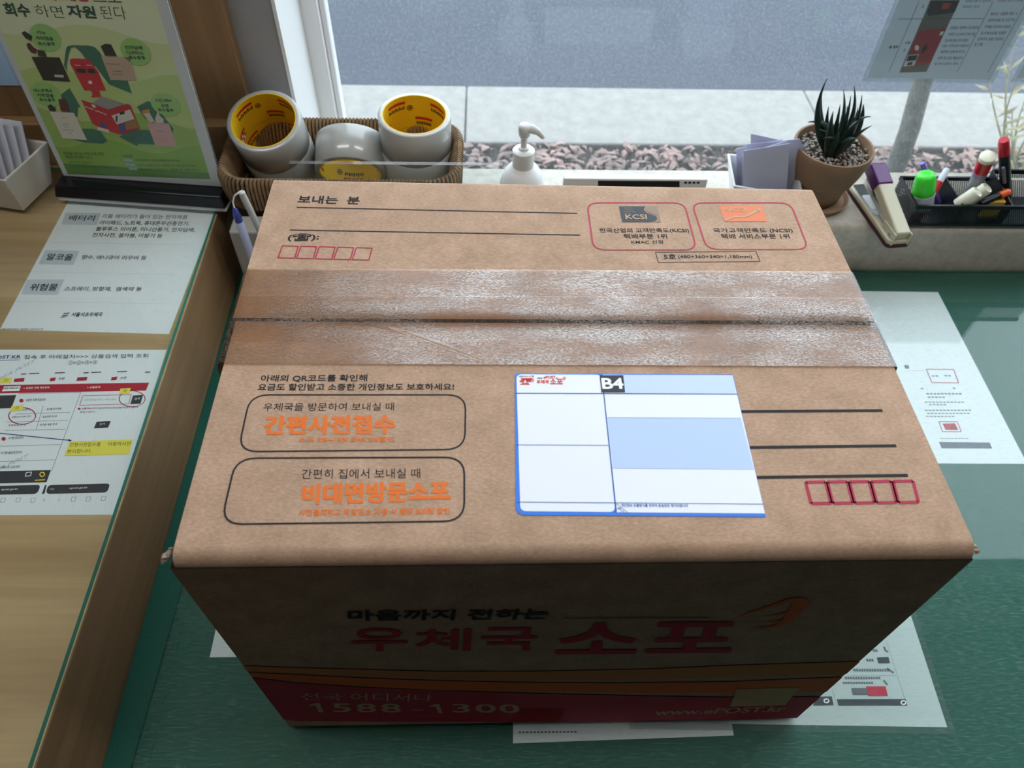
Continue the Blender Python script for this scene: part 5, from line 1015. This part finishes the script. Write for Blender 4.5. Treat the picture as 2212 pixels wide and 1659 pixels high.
q = ony(2135, 336, OY0+.034); stick('marker', 'clear red marker with an ivory cap leaning in the middle compartment', foot(ony(2102, 408, OY0+.050), q), q, [('barrel', clr, [(.0085, 0), (.0092, .1), (.0092, .58)]), ('label_band', mat('marker_label', (150, 130, 160), .4, .4), [(.0094, .58), (.0094, .68)]), ('red_band', redp, [(.0096, .68), (.0098, .92)]), ('cap', crp, [(.0102, .92), (.0102, .985), (.0085, 1)])], 'marker', 28)
for nm, pa, pb_, lb_ in (('a', (2079, 436, OY0+.012, .106), (2112, 414, OY0+.008, .128), 'ivory tube lying at the front of the middle compartment'), ('b', (2098, 430, OY0+.022, .104), (2133, 405, OY0+.018, .128), 'ivory tube lying behind the first one in the middle compartment')):
    a0 = Vector(tuple(ony(pa[0], pa[1], pa[2]))); a1 = Vector(tuple(ony(pb_[0], pb_[1], pb_[2]))); a0 = a0+(a0-a1)*.3
    stick('ivory_tube', lb_, a0, a1, [('tube_body', crp, [(.0085, 0), (.0088, .1), (.0088, .93), (.0078, 1), (.0055, 1), (.0055, .97), (.0035, .97), (.0032, 1.0)])], 'tube', 28, 'ivory tubes in the mesh organizer')
q = ony(2180, 414, OY0+.022); stick('marker', 'black marker with an orange cap in the middle compartment', Vector(tuple(ony(2118, 440, OY0+.010))), q, [('barrel', blkp, [(.0042, 0), (.0045, .1), (.0045, .66)]), ('cap', orp, [(.0052, .66), (.0052, .95), (.0042, 1)])], 'marker')
q = ony(2168, 302, OY0+.040); bp2 = stick('marker', 'tall black marker with a red end standing in the right compartment', foot(ony(2172, 398, OY0+.044), q), q, [('barrel', blkp, [(.0066, 0), (.0072, .05), (.0072, .80)]), ('cap', redp, [(.0074, .80), (.0070, .95), (.0058, 1)])], 'marker', 24)
c0_, c1_ = ony(2167, 362, OY0+.030), ony(2170, 395, OY0+.033); MB().tube([c0_, c1_], .0022, 8).build('clip', mat('grey_clip', (112, 112, 128), .3, .5), bp2, smooth=True)
q = ony(2162, 434, OY0+.012); b = MB(); b.box((q[0]-.016, q[1]-.002, SZo+.004), (q[0]+.008, q[1]+.006, q[2])); tag(b.build('yellow_clip', mat('mustard_plastic', (206, 170, 60), .4, .4), bevel=.002), 'small mustard yellow clip at the front of the middle compartment', 'clip')

# ================================================================= laminated notices on the window
Pw = Plane((0, GLASS_Y-.006, 0), (1, 0, 0), (0, 0, 1)); npm = paper_mat('backlit_paper', (206, 210, 214), .38); nf = glass_mat('notice_laminate', (235, 240, 240), 1.45, hbase=.10, hrgb=(210, 215, 220))
def notice(bl, w, h, label):
    o_ = Pw.px(*bl); t_ = thing('window_notice', o_, label, 'notice', 'laminated notices on the window')
    sheet('page', Pw, [o_, o_+[w, 0, 0], o_+[w, 0, h], o_+[0, 0, h]], .0002, npm, t_)
    e = .006; sheet('laminate', Pw, [o_+[-e, 0, -e], o_+[w+e, 0, -e], o_+[w+e, 0, h+e], o_+[-e, 0, h+e]], .0001, nf, t_, off=.0006); return t_
wn = Pw.px(2140, 171)[0]-Pw.px(1872, 168)[0]
n1 = notice((1872, 168), wn, .297, 'laminated notice with red parcel photos stuck on the window'); notice((2194, 169), .21, .297, 'laminated notice at the far right edge of the window')
f = cr(1880, 0, 6.66); a = Ink(Pw, .0003)
for p, q in (((402, 272), (1630, 266)), ((700, 20), (262, 1040)), ((1770, 10), (1250, 1030)), ((2240, 40), (1690, 1040))): a.line(f(*p), f(*q), .0007)
for t, x0, x1, y, b_ in (('등 경우', 262, 396, 700, .04), ('사례', 486, 562, 640, .02), ('3', 466, 490, 746, .02), ('2', 736, 762, 112, .02), ('제재되는 경우)', 1316, 1560, 122, 0), ('금융사용이 정산되', 1360, 1730, 34, 0), ('- 겉봉에는 세관에서 접수정보에', 1124, 1546, 422, .01), ('우편의 신고서와 전혀 다름', 1110, 1500, 516, .01), ('검사에 발송 되어 통보', 1066, 1396, 604, .01), ('(세관: 우체국으로 반송되어', 1024, 1406, 686, .01), ('세관에서 반송에 되거나', 1000, 1360, 768, .01), ('금액 및 요금: 배송조치', 960, 1316, 858, .01), ('발기에 도달하는 경우)', 918, 1256, 944, .01),
    ('- 발송인: 상품명 확인 시', 1700, 2108, 220, .01), ('세관에 발송 및 신고가격', 1680, 2064, 312, .01), ('차액을 추징하여 운송료', 1636, 2008, 408, .01), ('및 반송요금을 포함한', 1582, 1946, 498, .01), ('금액까지 일괄 선납하는', 1534, 1914, 584, .01), ('등 구함', 1490, 1606, 664, .01), ('신청을 위한 수수료', 1820, 2190, 32, 0)): a.text(t, f(x0+16, y-46), f(x0, y), f(x1, y-4), b_)
a.build('lettering', INK, n1)
a = Ink(Pw, .0003); a.fill([f(*p) for p in ((858, 0), (1290, 0), (1166, 264), (752, 266))]); a.fill([f(*p) for p in ((746, 270), (1160, 268), (808, 1032), (416, 1044))]); a.build('photo_ground', mat('photo_grey', (120, 116, 108), .5, .3), n1)
a = Ink(Pw, .0005); a.fill([f(*p) for p in ((876, 0), (1288, 0), (1210, 176), (1060, 200), (830, 228), (808, 180))]); a.fill([f(*p) for p in ((800, 628), (818, 650), (800, 710), (752, 766), (730, 750), (752, 680))]); a.build('photo_black', mat('photo_black', (26, 30, 38), .5, .3), n1)
a = Ink(Pw, .0004); a.fill([f(*p) for p in ((690, 448), (900, 408), (1090, 410), (858, 918), (470, 966))]); a.build('photo_red', mat('photo_red', (176, 44, 54), .5, .3), n1)
a = Ink(Pw, .0006); a.fill([f(*p) for p in ((1050, 40), (1170, 42), (1110, 130), (1012, 126))]); a.build('photo_red_patch', mat('photo_red', (176, 44, 54)), n1)
a = Ink(Pw, .0005); a.fill([f(*p) for p in ((540, 792), (698, 778), (628, 940), (470, 956))]); a.disc(f(668, 686), 4.5, 6); a.fill([f(*p) for p in ((1012, 454), (1058, 448), (1036, 500), (990, 508))]); a.build('photo_white', WHT, n1)
a = Ink(Pw, .0006); a.fill([f(*p) for p in ((546, 800), (686, 786), (652, 866), (512, 880))]); a.fill([f(*p) for p in ((540, 896), (612, 884), (598, 932), (520, 940))]); a.build('photo_label_dark', mat('photo_black', (26, 30, 38)), n1)
